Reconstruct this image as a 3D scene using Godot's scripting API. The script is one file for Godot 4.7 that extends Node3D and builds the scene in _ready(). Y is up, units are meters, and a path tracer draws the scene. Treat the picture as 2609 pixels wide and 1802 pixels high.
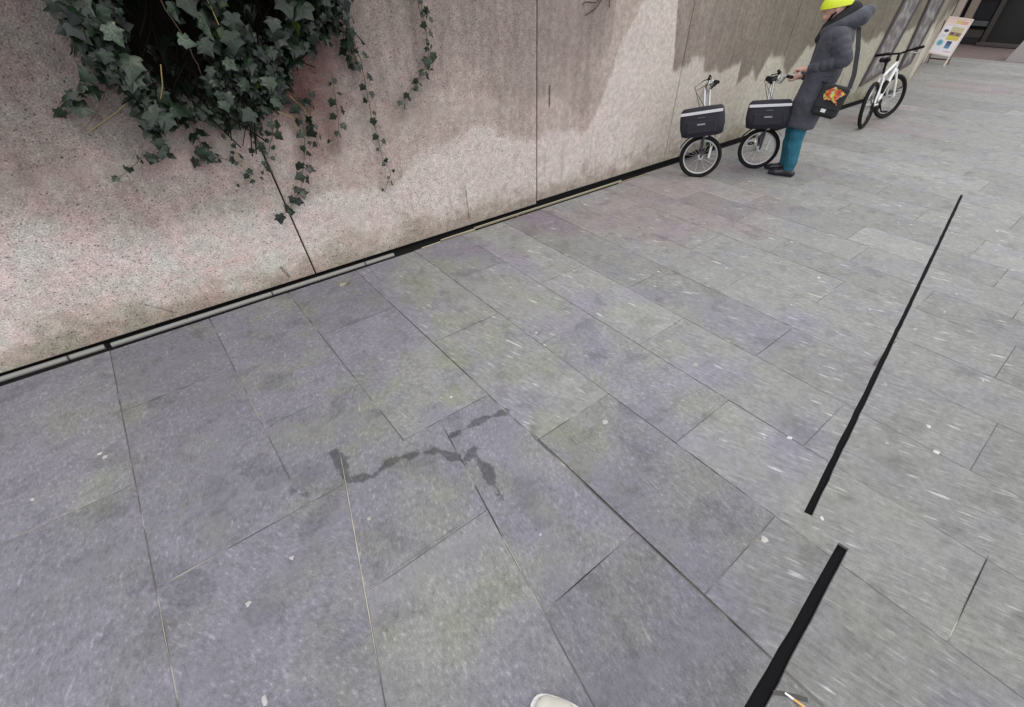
extends Node3D

var rng := RandomNumberGenerator.new()
var used := {}
var M := {}

# ------------------------------------------------------------------ helpers
func numbered(called: String) -> String:
	if not used.has(called):
		used[called] = 0
		return called
	used[called] += 1
	return "%s_%03d" % [called, used[called]]

func thing(called: String, label: String, category: String, at := Vector3.ZERO, turn := 0.0, group := "") -> Node3D:
	var o := Node3D.new()
	o.name = numbered(called)
	add_child(o, true)
	o.position = at
	o.rotation.y = turn
	tag(o, label, category, group)
	return o

func tag(o: Node, label: String, category: String, group := "") -> void:
	if label: o.set_meta("label", label)
	if category: o.set_meta("category", category)
	if group: o.set_meta("group", group)

func begin() -> SurfaceTool:
	var st := SurfaceTool.new()
	st.begin(Mesh.PRIMITIVE_TRIANGLES)
	return st

func done(st: SurfaceTool, normals := true) -> ArrayMesh:
	if normals: st.generate_normals()
	return st.commit()

func put(called: String, mesh: Mesh, mat: Material, parent: Node = self) -> MeshInstance3D:
	var o := MeshInstance3D.new()
	if parent == self:
		o.name = numbered(called)
	else:
		var n := 0
		for c in parent.get_children():
			var s := str(c.name)
			if s == called or (s.begins_with(called + "_") and s.substr(called.length() + 1).is_valid_int()): n += 1
		o.name = called if n == 0 else "%s_%03d" % [called, n]
	o.mesh = mesh
	o.material_override = mat
	parent.add_child(o, true)
	return o

func obj(called: String, st: SurfaceTool, mat: Material, parent: Node = self) -> MeshInstance3D:
	return put(called, done(st), mat, parent)

func struct(called: String, st: SurfaceTool, mat: Material) -> MeshInstance3D:
	var o := obj(called, st, mat)
	o.set_meta("kind", "structure")
	return o

func tri(st: SurfaceTool, a: Vector3, b: Vector3, c: Vector3, out: Vector3, ua := Vector2.ZERO, ub := Vector2.ZERO, uc := Vector2.ZERO) -> void:
	if (c - a).cross(b - a).dot(out) < 0.0:
		var t := b; b = c; c = t
		var u := ub; ub = uc; uc = u
	st.set_uv(ua); st.add_vertex(a)
	st.set_uv(ub); st.add_vertex(b)
	st.set_uv(uc); st.add_vertex(c)

func quad(st: SurfaceTool, a: Vector3, b: Vector3, c: Vector3, d: Vector3, out: Vector3) -> void:
	tri(st, a, b, c, out, Vector2(0, 1), Vector2(1, 1), Vector2(1, 0))
	tri(st, a, c, d, out, Vector2(0, 1), Vector2(1, 0), Vector2(0, 0))

func box(st: SurfaceTool, xf: Transform3D, size: Vector3, bevel := 0.0) -> void:
	st.set_smooth_group(-1)
	var h := size * 0.5
	var b := minf(bevel, minf(h.x, minf(h.y, h.z)) * 0.9)
	for ax in 3:
		var u := (ax + 1) % 3
		var v := (ax + 2) % 3
		for s in [-1.0, 1.0]:
			var p := []
			for k in [[-1, -1], [1, -1], [1, 1], [-1, 1]]:
				var w := Vector3.ZERO
				w[ax] = s * h[ax]; w[u] = k[0] * (h[u] - b); w[v] = k[1] * (h[v] - b)
				p.append(xf * w)
			var n := Vector3.ZERO
			n[ax] = s
			quad(st, p[0], p[1], p[2], p[3], xf.basis * n)
		if b > 0.0:
			for s in [-1.0, 1.0]:
				for t in [-1.0, 1.0]:
					var q := []
					for k in [-1.0, 1.0]:
						var w1 := Vector3.ZERO
						w1[ax] = k * (h[ax] - b); w1[u] = s * h[u]; w1[v] = t * (h[v] - b)
						var w2 := Vector3.ZERO
						w2[ax] = k * (h[ax] - b); w2[u] = s * (h[u] - b); w2[v] = t * h[v]
						q.append(xf * w1); q.append(xf * w2)
					var n := Vector3.ZERO
					n[u] = s; n[v] = t
					quad(st, q[0], q[1], q[3], q[2], xf.basis * n)
	if b > 0.0:
		for sx in [-1.0, 1.0]:
			for sy in [-1.0, 1.0]:
				for sz in [-1.0, 1.0]:
					var n := Vector3(sx, sy, sz)
					tri(st, xf * Vector3(sx * h.x, sy * (h.y - b), sz * (h.z - b)), xf * Vector3(sx * (h.x - b), sy * h.y, sz * (h.z - b)), xf * Vector3(sx * (h.x - b), sy * (h.y - b), sz * h.z), xf.basis * n)

func T(x: float, y: float, z: float) -> Transform3D:
	return Transform3D(Basis(), Vector3(x, y, z))

func tube(st: SurfaceTool, pts: Array, rad, seg := 8, caps := true) -> void:
	var n := pts.size()
	var rings := []
	var prev := Vector3.ZERO
	for i in n:
		var d: Vector3
		if i == 0: d = pts[1] - pts[0]
		elif i == n - 1: d = pts[n - 1] - pts[n - 2]
		else: d = (pts[i + 1] - pts[i]).normalized() + (pts[i] - pts[i - 1]).normalized()
		d = d.normalized()
		var u: Vector3
		if prev == Vector3.ZERO:
			u = d.cross(Vector3.UP)
			if u.length() < 0.05: u = d.cross(Vector3.RIGHT)
		else:
			u = prev - d * prev.dot(d)
		u = u.normalized()
		prev = u
		var v := d.cross(u)
		var r: float = rad[i] if rad is Array else rad
		var ring := []
		for k in seg:
			var a := TAU * k / seg
			ring.append(pts[i] + (u * cos(a) + v * sin(a)) * r)
		rings.append(ring)
	st.set_smooth_group(0)
	for i in n - 1:
		var mid: Vector3 = (pts[i] + pts[i + 1]) * 0.5
		for k in seg:
			var k2 := (k + 1) % seg
			var a: Vector3 = rings[i][k]
			var b: Vector3 = rings[i][k2]
			var c: Vector3 = rings[i + 1][k2]
			var d2: Vector3 = rings[i + 1][k]
			var out: Vector3 = (a + b + c + d2) * 0.25 - mid
			tri(st, a, b, c, out)
			tri(st, a, c, d2, out)
	if caps:
		st.set_smooth_group(-1)
		for e in [0, n - 1]:
			var out: Vector3 = pts[0] - pts[1] if e == 0 else pts[n - 1] - pts[n - 2]
			for k in seg:
				tri(st, pts[e], rings[e][k], rings[e][(k + 1) % seg], out)

func torus(st: SurfaceTool, xf: Transform3D, R: float, r: float, seg := 32, rs := 8, squash := 1.0) -> void:
	# ring in the local xy plane
	st.set_smooth_group(0)
	for i in seg:
		for j in rs:
			var p := []
			for k in [[i, j], [i + 1, j], [i + 1, j + 1], [i, j + 1]]:
				var a: float = TAU * k[0] / seg
				var b: float = TAU * k[1] / rs
				p.append(xf * (Vector3(cos(a), sin(a), 0) * (R + r * cos(b)) + Vector3(0, 0, r * squash * sin(b))))
			var am := TAU * (i + 0.5) / seg
			var out: Vector3 = (p[0] + p[2]) * 0.5 - xf * (Vector3(cos(am), sin(am), 0) * R)
			tri(st, p[0], p[1], p[2], out)
			tri(st, p[0], p[2], p[3], out)

func ball(st: SurfaceTool, xf: Transform3D, r: Vector3, seg := 14, rings := 8, from := 0.0, to := PI) -> void:
	st.set_smooth_group(0)
	for i in rings:
		for j in seg:
			var p := []
			for k in [[i, j], [i + 1, j], [i + 1, j + 1], [i, j + 1]]:
				var a: float = from + (to - from) * k[0] / rings
				var b: float = TAU * k[1] / seg
				p.append(xf * (Vector3(sin(a) * cos(b), cos(a), sin(a) * sin(b)) * r))
			var out: Vector3 = (p[0] + p[1] + p[2] + p[3]) * 0.25 - xf.origin
			tri(st, p[0], p[1], p[2], out)
			tri(st, p[0], p[2], p[3], out)

func prism(st: SurfaceTool, poly: PackedVector2Array, xf: Transform3D, depth: float, bevel := 0.0) -> void:
	# outline in local xy, front face at z = 0 (towards +z), back at z = -depth
	st.set_smooth_group(-1)
	if not Geometry2D.is_polygon_clockwise(poly): poly.reverse()
	var inner := poly
	if bevel > 0.0:
		inner = inset(poly, bevel)
	var n := poly.size()
	var fr := Geometry2D.triangulate_polygon(inner)
	for i in range(0, fr.size(), 3):
		var a := inner[fr[i]]; var b := inner[fr[i + 1]]; var c := inner[fr[i + 2]]
		tri(st, xf * Vector3(a.x, a.y, 0), xf * Vector3(b.x, b.y, 0), xf * Vector3(c.x, c.y, 0), xf.basis.z, a, b, c)
	var bk := Geometry2D.triangulate_polygon(poly)
	for i in range(0, bk.size(), 3):
		var a := poly[bk[i]]; var b := poly[bk[i + 1]]; var c := poly[bk[i + 2]]
		tri(st, xf * Vector3(a.x, a.y, -depth), xf * Vector3(b.x, b.y, -depth), xf * Vector3(c.x, c.y, -depth), -xf.basis.z, a, b, c)
	for i in n:
		var j := (i + 1) % n
		var e := poly[j] - poly[i]
		var o2 := Vector2(-e.y, e.x)
		var out := xf.basis * Vector3(o2.x, o2.y, 0)
		var a3 := xf * Vector3(poly[i].x, poly[i].y, -bevel)
		var b3 := xf * Vector3(poly[j].x, poly[j].y, -bevel)
		var c3 := xf * Vector3(poly[j].x, poly[j].y, -depth)
		var d3 := xf * Vector3(poly[i].x, poly[i].y, -depth)
		tri(st, a3, b3, c3, out, poly[i], poly[j], poly[j])
		tri(st, a3, c3, d3, out, poly[i], poly[j], poly[i])
		if bevel > 0.0:
			var a4 := xf * Vector3(inner[i].x, inner[i].y, 0)
			var b4 := xf * Vector3(inner[j].x, inner[j].y, 0)
			tri(st, a3, b3, b4, out + xf.basis.z * out.length(), poly[i], poly[j], inner[j])
			tri(st, a3, b4, a4, out + xf.basis.z * out.length(), poly[i], inner[j], inner[i])

func inset(poly: PackedVector2Array, by: float) -> PackedVector2Array:
	# same number of corners, each moved inward along its bisector (outline runs clockwise)
	var out := PackedVector2Array()
	var n := poly.size()
	for i in n:
		var e1 := (poly[i] - poly[(i - 1 + n) % n]).normalized()
		var e2 := (poly[(i + 1) % n] - poly[i]).normalized()
		var n1 := Vector2(e1.y, -e1.x)
		var n2 := Vector2(e2.y, -e2.x)
		var m := (n1 + n2).normalized()
		var k := by / maxf(m.dot(n1), 0.35)
		out.append(poly[i] + m * k)
	return out

func strip(st: SurfaceTool, pts: Array, width: Vector3, thick := 0.0) -> void:
	# a ribbon along pts; width is the half-width vector
	st.set_smooth_group(0)
	for i in pts.size() - 1:
		var a: Vector3 = pts[i]; var b: Vector3 = pts[i + 1]
		var up: Vector3 = (b - a).cross(width)
		quad(st, a - width, a + width, b + width, b - width, up)
		if thick > 0.0:
			var t := up.normalized() * -thick
			quad(st, a - width + t, a + width + t, b + width + t, b - width + t, -up)

# smooth union of tapered capsules, meshed as surface nets
func nets(st: SurfaceTool, bones: Array, cell: float, k: float, cuts := [], squash := Vector3.ONE) -> void:
	var lo := Vector3(1e9, 1e9, 1e9)
	var hi := -lo
	for b in bones:
		for e in 2:
			var r: float = b[2 + e]
			lo = lo.min(b[e] - Vector3.ONE * (r + 2.0 * cell + k * 0.5))
			hi = hi.max(b[e] + Vector3.ONE * (r + 2.0 * cell + k * 0.5))
	var nx := int((hi.x - lo.x) / cell) + 2
	var ny := int((hi.y - lo.y) / cell) + 2
	var nz := int((hi.z - lo.z) / cell) + 2
	var f := PackedFloat32Array()
	f.resize(nx * ny * nz)
	f.fill(1.0)
	for b in bones:
		var A: Vector3 = b[0]
		var AB: Vector3 = b[1] - A
		var L2 := maxf(AB.length_squared(), 1e-9)
		var ra: float = b[2]
		var rb: float = b[3]
		var m := maxf(ra, rb) + 2.0 * cell + k
		var l := A.min(b[1]) - Vector3.ONE * m - lo
		var h := A.max(b[1]) + Vector3.ONE * m - lo
		for i in range(maxi(0, int(l.x / cell)), mini(nx, int(h.x / cell) + 2)):
			for j in range(maxi(0, int(l.y / cell)), mini(ny, int(h.y / cell) + 2)):
				for q in range(maxi(0, int(l.z / cell)), mini(nz, int(h.z / cell) + 2)):
					var p := lo + Vector3(i, j, q) * cell - A
					var t := clampf(p.dot(AB) / L2, 0.0, 1.0)
					var d := (p - AB * t).length() - lerpf(ra, rb, t)
					var at := (i * ny + j) * nz + q
					var o := f[at]
					var hh := maxf(k - absf(o - d), 0.0) / k
					f[at] = minf(o, d) - hh * hh * k * 0.25
	for c in cuts:
		var cn: Vector3 = c[1]
		for i in nx:
			for j in ny:
				for q in nz:
					var d := cn.dot(lo + Vector3(i, j, q) * cell - c[0])
					var at := (i * ny + j) * nz + q
					f[at] = maxf(f[at], d)
	var vert := {}
	var offs := [0, nz * ny, nz, nz * ny + nz, 1, nz * ny + 1, nz + 1, nz * ny + nz + 1]
	for i in nx - 1:
		for j in ny - 1:
			var row := (i * ny + j) * nz
			for q in nz - 1:
				var base := row + q
				var neg := 0
				for e in 8:
					if f[base + offs[e]] < 0.0: neg += 1
				if neg == 0 or neg == 8: continue
				var sum := Vector3.ZERO
				var cnt := 0
				for e in 8:
					for ax in 3:
						var bit := 1 << ax
						if e & bit: continue
						var fa := f[base + offs[e]]
						var fb := f[base + offs[e | bit]]
						if (fa < 0.0) == (fb < 0.0): continue
						var t := fa / (fa - fb)
						var pa := Vector3(e & 1, (e >> 1) & 1, (e >> 2) & 1)
						pa[ax] += t
						sum += pa
						cnt += 1
				vert[base] = lo + (Vector3(i, j, q) + sum / cnt) * cell
	st.set_smooth_group(0)
	var str := [ny * nz, nz, 1]
	for i in range(1, nx - 1):
		for j in range(1, ny - 1):
			for q in range(1, nz - 1):
				var base := (i * ny + j) * nz + q
				var fa := f[base]
				for ax in 3:
					var fb := f[base + str[ax]]
					if (fa < 0.0) == (fb < 0.0): continue
					var u: int = str[(ax + 1) % 3]
					var v: int = str[(ax + 2) % 3]
					var out := Vector3.ZERO
					out[ax] = 1.0 if fa < 0.0 else -1.0
					quad(st, vert[base], vert[base - u], vert[base - u - v], vert[base - v], out)

# ------------------------------------------------------------------ textures
func noise_bytes(seed_: int, freq: float, w: int, h: int, oct := 3, stretch_y := 1, type := FastNoiseLite.TYPE_SIMPLEX_SMOOTH) -> PackedByteArray:
	var n := FastNoiseLite.new()
	n.seed = seed_
	n.noise_type = type
	n.frequency = freq
	n.fractal_octaves = oct
	n.fractal_type = FastNoiseLite.FRACTAL_FBM if oct > 1 else FastNoiseLite.FRACTAL_NONE
	var im := n.get_seamless_image(w, h / stretch_y)
	im.convert(Image.FORMAT_L8)
	if stretch_y > 1: im.resize(w, h, Image.INTERPOLATE_CUBIC)
	return im.get_data()

func lut(fn: Callable) -> PackedFloat32Array:
	var a := PackedFloat32Array()
	a.resize(256)
	for i in 256: a[i] = fn.call(i / 255.0)
	return a

func sm(a: float, b: float, x: float) -> float:
	return smoothstep(a, b, x)

func tex(bytes: PackedByteArray, w: int, h: int, fmt := Image.FORMAT_RGB8) -> ImageTexture:
	return ImageTexture.create_from_image(Image.create_from_data(w, h, false, fmt, bytes))

func mat(c: Color, rough := 0.8, metal := 0.0, spec := 0.5) -> StandardMaterial3D:
	# c holds real-world (linear) base colour
	var m := StandardMaterial3D.new()
	m.albedo_color = c.linear_to_srgb()
	m.roughness = rough
	m.metallic = metal
	m.metallic_specular = spec
	return m

func stone_textures(streaky: bool, w: int, sd: int) -> Array:
	var fine := noise_bytes(sd, 0.22, w, w, 2)
	var mid := noise_bytes(sd + 1, 0.045, w, w, 3)
	var low := noise_bytes(sd + 2, 0.007, w, w, 3)
	var st1 := noise_bytes(sd + 3, 0.11, w, w, 2, 7 if streaky else 2)
	var st2 := noise_bytes(sd + 4, 0.04, w, w, 2, 6 if streaky else 3)
	var lf := lut(func(x): return (x - 0.5) * (20.0 if streaky else 30.0))
	var lm := lut(func(x): return (x - 0.5) * 22.0)
	var ll := lut(func(x): return (x - 0.5) * 12.0)
	var l1 := lut(func(x): return (x - 0.5) * 13.0 + 20.0 * sm(0.70, 0.90, x) - 5.0 * sm(0.4, 0.2, x))
	var l2 := lut(func(x): return (52.0 if streaky else 20.0) * sm(0.80, 0.92, x) - 4.0 * sm(0.35, 0.2, x))
	var px := PackedByteArray()
	px.resize(w * w * 3)
	var hb := PackedByteArray()
	hb.resize(w * w)
	for i in w * w:
		var g := lf[fine[i]] + l1[st1[i]]
		var v := 145.0 + g + lm[mid[i]] + ll[low[i]] + l2[st2[i]]
		var b := clampi(int(v), 30, 235)
		px[i * 3] = b
		px[i * 3 + 1] = b
		px[i * 3 + 2] = b - 2
		hb[i] = clampi(int(128.0 + g * 1.6 + lm[mid[i]] * 0.6), 0, 255)
	return [tex(px, w, w), tex(hb, w, w, Image.FORMAT_L8)]

func seg_dist(p: Vector2, line: Array) -> float:
	var best := 1e9
	for i in line.size() - 1:
		var q := Geometry2D.get_closest_point_to_segment(p, line[i], line[i + 1])
		best = minf(best, p.distance_to(q))
	return best

# paving stains and tone: x -1.5 .. 10.5, z 0 .. 6
func paving_stains_and_tone() -> ImageTexture:
	var w := 1792
	var h := 896
	var n1 := noise_bytes(41, 0.006, w, h, 4)
	var n2 := noise_bytes(42, 0.014, w, h, 4)
	var n3 := noise_bytes(43, 0.05, w, h, 3)
	var n4 := noise_bytes(44, 0.02, w, h, 5)
	var px := PackedByteArray()
	px.resize(w * h * 3)
	var lol := lut(func(x): return sm(0.56, 0.68, x))
	var n5 := noise_bytes(45, 0.011, w, h, 4)
	var lpu := lut(func(x): return sm(0.57, 0.66, x))
	var ldk := lut(func(x): return sm(0.64, 0.82, x))
	var lfine := lut(func(x): return (x - 0.5) * 0.14)
	for j in h:
		var z := 6.0 * j / h
		for i in w:
			var x := -1.5 + 12.0 * i / w
			var k := j * w + i
			var a := n1[k] / 255.0
			# purple-grey cast of the stone near the wall on the left, fading to neutral grey
			var pur := clampf((2.9 - x) * 0.45 + (a - 0.5) * 3.2 - maxf(0.0, z - 2.2) * 0.25, 0.0, 1.0)
			pur = maxf(pur, lpu[n5[k]] * 0.34 * clampf((x - 1.5) * 0.6, 0.0, 1.0))
			var ol := lol[n2[k]] * clampf(1.1 - absf(x - 0.7) * 0.42, 0.08, 1.0) * clampf(1.5 - z * 0.25, 0.35, 1.0) * (0.30 + 0.9 * (n3[k] / 255.0))
			var pk := clampf(1.35 - Vector2((x - 4.7) / 1.5, (z - 0.75) / 0.75).length() + (a - 0.5) * 2.4, 0.0, 1.0)
			if pk > 0.5: pk = 0.5 + (pk - 0.5) * 0.4
			var dk := ldk[n4[k]] * 0.12
			var f := lfine[n3[k]] * 0.7
			var lum := 0.945 - dk * 0.6 + f * 0.5 - 0.025 * pur - 0.10 * clampf((2.8 - x) * 0.4, 0.0, 1.0) + 0.02 * clampf((x - 4.0) * 0.2, 0.0, 1.0) - 0.075 * clampf((z - 2.7) * 0.9, 0.0, 1.0) * clampf(1.6 - x * 0.22, 0.0, 1.0)  # darker on the left and away from the wall
			var r := lum * (1.0 - 0.012 * pur - 0.005 * ol + 0.02 * pk)
			var g := lum * (1.0 - 0.026 * pur + 0.012 * ol - 0.055 * pk)
			var b := lum * (1.0 + 0.052 * pur - 0.07 * ol - 0.045 * pk)
			px[k * 3] = clampi(int(r * 255.0), 0, 255)
			px[k * 3 + 1] = clampi(int(g * 255.0), 0, 255)
			px[k * 3 + 2] = clampi(int(b * 255.0), 0, 255)
	# damp runs of an old spill, each with its own outline
	var runs := [
		[[Vector2(0.235, 1.93), Vector2(0.216, 2.157), Vector2(0.328, 2.216), Vector2(0.431, 2.18), Vector2(0.482, 2.185), Vector2(0.61, 2.24), Vector2(0.684, 2.285), Vector2(0.703, 2.338), Vector2(0.74, 2.42), Vector2(0.825, 2.402), Vector2(0.814, 2.509), Vector2(0.782, 2.638), Vector2(0.777, 2.71)], 0.024, 0.74],
		[[Vector2(0.80, 2.225), Vector2(0.921, 2.24), Vector2(1.027, 2.251), Vector2(1.145, 2.285)], 0.024, 0.74],
		[[Vector2(-0.1, 1.9), Vector2(0.0, 1.93), Vector2(0.12, 1.99), Vector2(0.03, 2.03)], 0.06, 0.93],
		[[Vector2(-0.02, 2.06), Vector2(0.01, 2.1)], 0.02, 0.82],
		[[Vector2(-0.35, 2.5), Vector2(-0.28, 2.58)], 0.05, 0.95],
		[[Vector2(-0.62, 2.1), Vector2(-0.5, 2.3)], 0.07, 0.93],
	]
	for r in runs:
		var lo := Vector2(1e9, 1e9)
		var hi := -lo
		for p in r[0]:
			lo = lo.min(p); hi = hi.max(p)
		for j in range(maxi(0, int((lo.y - 0.12) / 6.0 * h)), mini(h, int((hi.y + 0.12) / 6.0 * h))):
			for i in range(maxi(0, int((lo.x + 1.5 - 0.12) / 12.0 * w)), mini(w, int((hi.x + 1.5 + 0.12) / 12.0 * w))):
				var k := j * w + i
				var d := seg_dist(Vector2(-1.5 + 12.0 * i / w, 6.0 * j / h), r[0])
				d += (n3[k] / 255.0 - 0.5) * 0.056 + (n4[k] / 255.0 - 0.5) * 0.02 + rng.randf_range(-0.004, 0.004)
				if d < r[1]:
					var s := lerpf(1.0, r[2], sm(r[1], r[1] - 0.008, d))
					for c in 3: px[k * 3 + c] = int(px[k * 3 + c] * s)
	return tex(px, w, h)

# aggregate of the concrete, 2.4 m square
func aggregate(rough: float) -> Array:
	var w := 1024
	var fine := noise_bytes(61, 0.16, w, w, 2)
	var cel := noise_bytes(62, 0.085, w, w, 1, 1, FastNoiseLite.TYPE_CELLULAR)
	var mid := noise_bytes(63, 0.03, w, w, 4)
	var pore := noise_bytes(64, 0.11, w, w, 2)
	var px := PackedByteArray()
	px.resize(w * w * 3)
	var hb := PackedByteArray()
	hb.resize(w * w)
	var lp := lut(func(x): return sm(0.76, 0.84, x))
	var lw := lut(func(x): return sm(0.70, 0.85, x))
	for i in w * w:
		var g := (fine[i] - 128) * 0.22 * rough
		var c := (cel[i] - 128) * 0.07
		var p := lp[pore[i]]
		var wt := lw[fine[i]]
		var v := 214.0 + g + c + (mid[i] - 128) * 0.14 - p * 78.0 * rough + wt * 16.0 * rough + (1.0 - rough) * 3.0
		px[i * 3] = clampi(int(v + 2.0), 0, 255)
		px[i * 3 + 1] = clampi(int(v), 0, 255)
		px[i * 3 + 2] = clampi(int(v), 0, 255)
		hb[i] = clampi(int(140.0 + g * 2.0 + c * 1.5 - p * 110.0), 0, 255)
	return [tex(px, w, w), tex(hb, w, w, Image.FORMAT_L8)]

func poly_y(line: Array, x: float) -> float:
	for i in line.size() - 1:
		if x <= line[i + 1].x:
			return lerpf(line[i].y, line[i + 1].y, clampf((x - line[i].x) / maxf(line[i + 1].x - line[i].x, 1e-4), 0.0, 1.0))
	return line[line.size() - 1].y

# weathering of the wall, some ivy shade painted in: x -2.4 .. 17.0, y 0 .. 2.9 (v runs down)
func wall_stains_and_shade() -> ImageTexture:
	var w := 2048
	var h := 384
	var n1 := noise_bytes(71, 0.012, w, h, 4)
	var n2 := noise_bytes(72, 0.05, w, h, 3)
	var run := noise_bytes(73, 0.09, w, h, 3, 12)
	var n4 := noise_bytes(74, 0.25, w, h, 1)
	var n3 := noise_bytes(75, 0.03, w, h, 3)
	# lower limit of the dark weathered zone
	var edge := [Vector2(-3, 0.9), Vector2(-0.72, 0.88), Vector2(-0.26, 0.7), Vector2(0.26, 0.66), Vector2(0.91, 0.63), Vector2(1.66, 0.56), Vector2(1.94, 0.76), Vector2(2.6, 0.92), Vector2(3.32, 0.71), Vector2(3.42, 0.72), Vector2(4.05, 0.67), Vector2(4.28, 1.03), Vector2(4.44, 1.41), Vector2(4.62, 1.65), Vector2(4.8, 2.0), Vector2(5.2, 2.2), Vector2(5.36, 1.5), Vector2(5.44, 1.15), Vector2(5.64, 1.13), Vector2(5.9, 1.2), Vector2(6.02, 1.17), Vector2(6.13, 1.04), Vector2(6.36, 1.08), Vector2(6.5, 0.98), Vector2(6.75, 1.12), Vector2(6.94, 1.13), Vector2(6.98, 0.84), Vector2(7.3, 0.95), Vector2(7.5, 0.88), Vector2(7.69, 1.16), Vector2(8.1, 1.05), Vector2(8.38, 0.76), Vector2(8.78, 1.18), Vector2(9.4, 1.0), Vector2(10.2, 1.3), Vector2(11.0, 1.1), Vector2(17.1, 1.3)]
	var soft := [Vector2(-3, 0.25), Vector2(0.4, 0.2), Vector2(0.9, 0.03), Vector2(1.7, 0.03), Vector2(2.2, 0.1), Vector2(3.2, 0.06), Vector2(4.1, 0.04), Vector2(5.5, 0.05), Vector2(17.1, 0.06)]
	var deep := [Vector2(-3, 0.22), Vector2(0.0, 0.20), Vector2(0.9, 0.10), Vector2(2.6, 0.13), Vector2(3.3, 0.12), Vector2(4.6, 0.10), Vector2(5.3, 0.24), Vector2(7.5, 0.26), Vector2(9.5, 0.24), Vector2(17.1, 0.2)]
	var px := PackedByteArray()
	px.resize(w * h * 3)
	for i in w:
		var x := -2.4 + 19.4 * i / w
		var ey := poly_y(edge, x)
		var so := poly_y(soft, x)
		var dp := poly_y(deep, x)
		var tan_ := clampf((x - 4.2) * 0.22, 0.0, 1.0)
		for j in h:
			var k := j * w + i
			var y := 2.9 * (1.0 - float(j) / h)
			var a := n1[k] / 255.0 - 0.5
			var b := n2[k] / 255.0 - 0.5
			var rn := run[k] / 255.0 - 0.5
			var d := sm(-so, so, y - ey + b * 0.10 + a * 0.16)
			var dark := d * (dp + a * 0.10 + rn * 0.10)
			# a second, fainter tide mark higher up
			if x < 4.3: dark += 0.07 * sm(-0.08, 0.15, y - ey - 0.32 + a * 0.5) + 0.06 * sm(0.0, 0.5, y - ey - 0.45)
			# splash zone at the foot
			var foot := sm(0.30, 0.0, y + b * 0.16 + a * 0.22 + rn * 0.22 * clampf(x - 1.2, 0.1, 1.0)) * 0.17
			var streaks := maxf(0.0, rn) * 0.28 * sm(0.9, 0.1, y) * clampf(x * 0.5 - 0.4, 0.0, 1.0)
			var red_shade := clampf(1.1 - Vector2((x - 1.14) / 0.34, (y - 1.42) / 0.42).length() + a * 0.9, 0.0, 1.0)  # reddish stain beside the ivy, partly its shade painted in
			var green := clampf(a * 3.0 - 0.35, 0.0, 1.0) * sm(1.6, 0.4, x) * sm(0.9, 0.4, y)
			var v := 0.912 - 0.13 * sm(5.5, 9.5, x) - dark - foot - streaks + b * 0.05 + a * 0.05 + (n4[k] / 255.0 - 0.5) * 0.03
			var hue := clampf((n3[k] / 255.0 - 0.5) * 4.0, -1.0, 1.0) * sm(2.2, 0.3, x) * 0.014 + clampf((n3[k] / 255.0 - 0.5) * 4.0, -1.0, 1.0) * 0.006
			v *= 1.0 - 0.30 * red_shade
			var r := v * (1.0 - 0.015 * tan_ + 0.05 * red_shade - 0.02 * green - hue)
			var warm := sm(0.75, 0.1, y + a * 0.5) * sm(4.5, 1.0, x)
			var tide := 0.035 * sm(0.02, 0.0, absf(y - 0.30 - 0.03 * sin(x * 2.0) + b * 0.05)) * sm(1.2, 0.2, absf(x - 0.2))
			v -= tide
			var g := v * (0.955 - 0.006 * warm + 0.016 * tan_ - 0.06 * foot - 0.12 * red_shade + 0.02 * green - 0.026 * d + hue * 0.6)
			var bl := v * (0.932 - 0.016 * warm - 0.042 * tan_ - 0.30 * foot - 0.12 * red_shade + 0.012 * green - 0.04 * d + hue * 0.2)
			px[k * 3] = clampi(int(r * 255.0), 0, 255)
			px[k * 3 + 1] = clampi(int(g * 255.0), 0, 255)
			px[k * 3 + 2] = clampi(int(bl * 255.0), 0, 255)
	var lines := [[Vector2(3.465, 1.16), Vector2(3.48, 0.98), 0.008], [Vector2(2.42, 0.42), Vector2(2.45, 0.05), 0.007], [Vector2(0.60, 0.16), Vector2(0.64, 0.06), 0.012], [Vector2(-0.35, 0.2), Vector2(-0.2, 0.06), 0.004]]
	for l in lines:
		for i in range(int((minf(l[0].x, l[1].x) - 0.05 + 2.4) / 19.4 * w), int((maxf(l[0].x, l[1].x) + 0.05 + 2.4) / 19.4 * w)):
			for j in range(int((1.0 - (l[0].y + 0.03) / 2.9) * h), mini(h, int((1.0 - (l[1].y - 0.03) / 2.9) * h))):
				var d := seg_dist(Vector2(-2.4 + 19.4 * i / w, 2.9 * (1.0 - float(j) / h)), [l[0], l[1]])
				if d < l[2]:
					for c in 3: px[(j * w + i) * 3 + c] = int(px[(j * w + i) * 3 + c] * 0.74)
	return tex(px, w, h)

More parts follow.
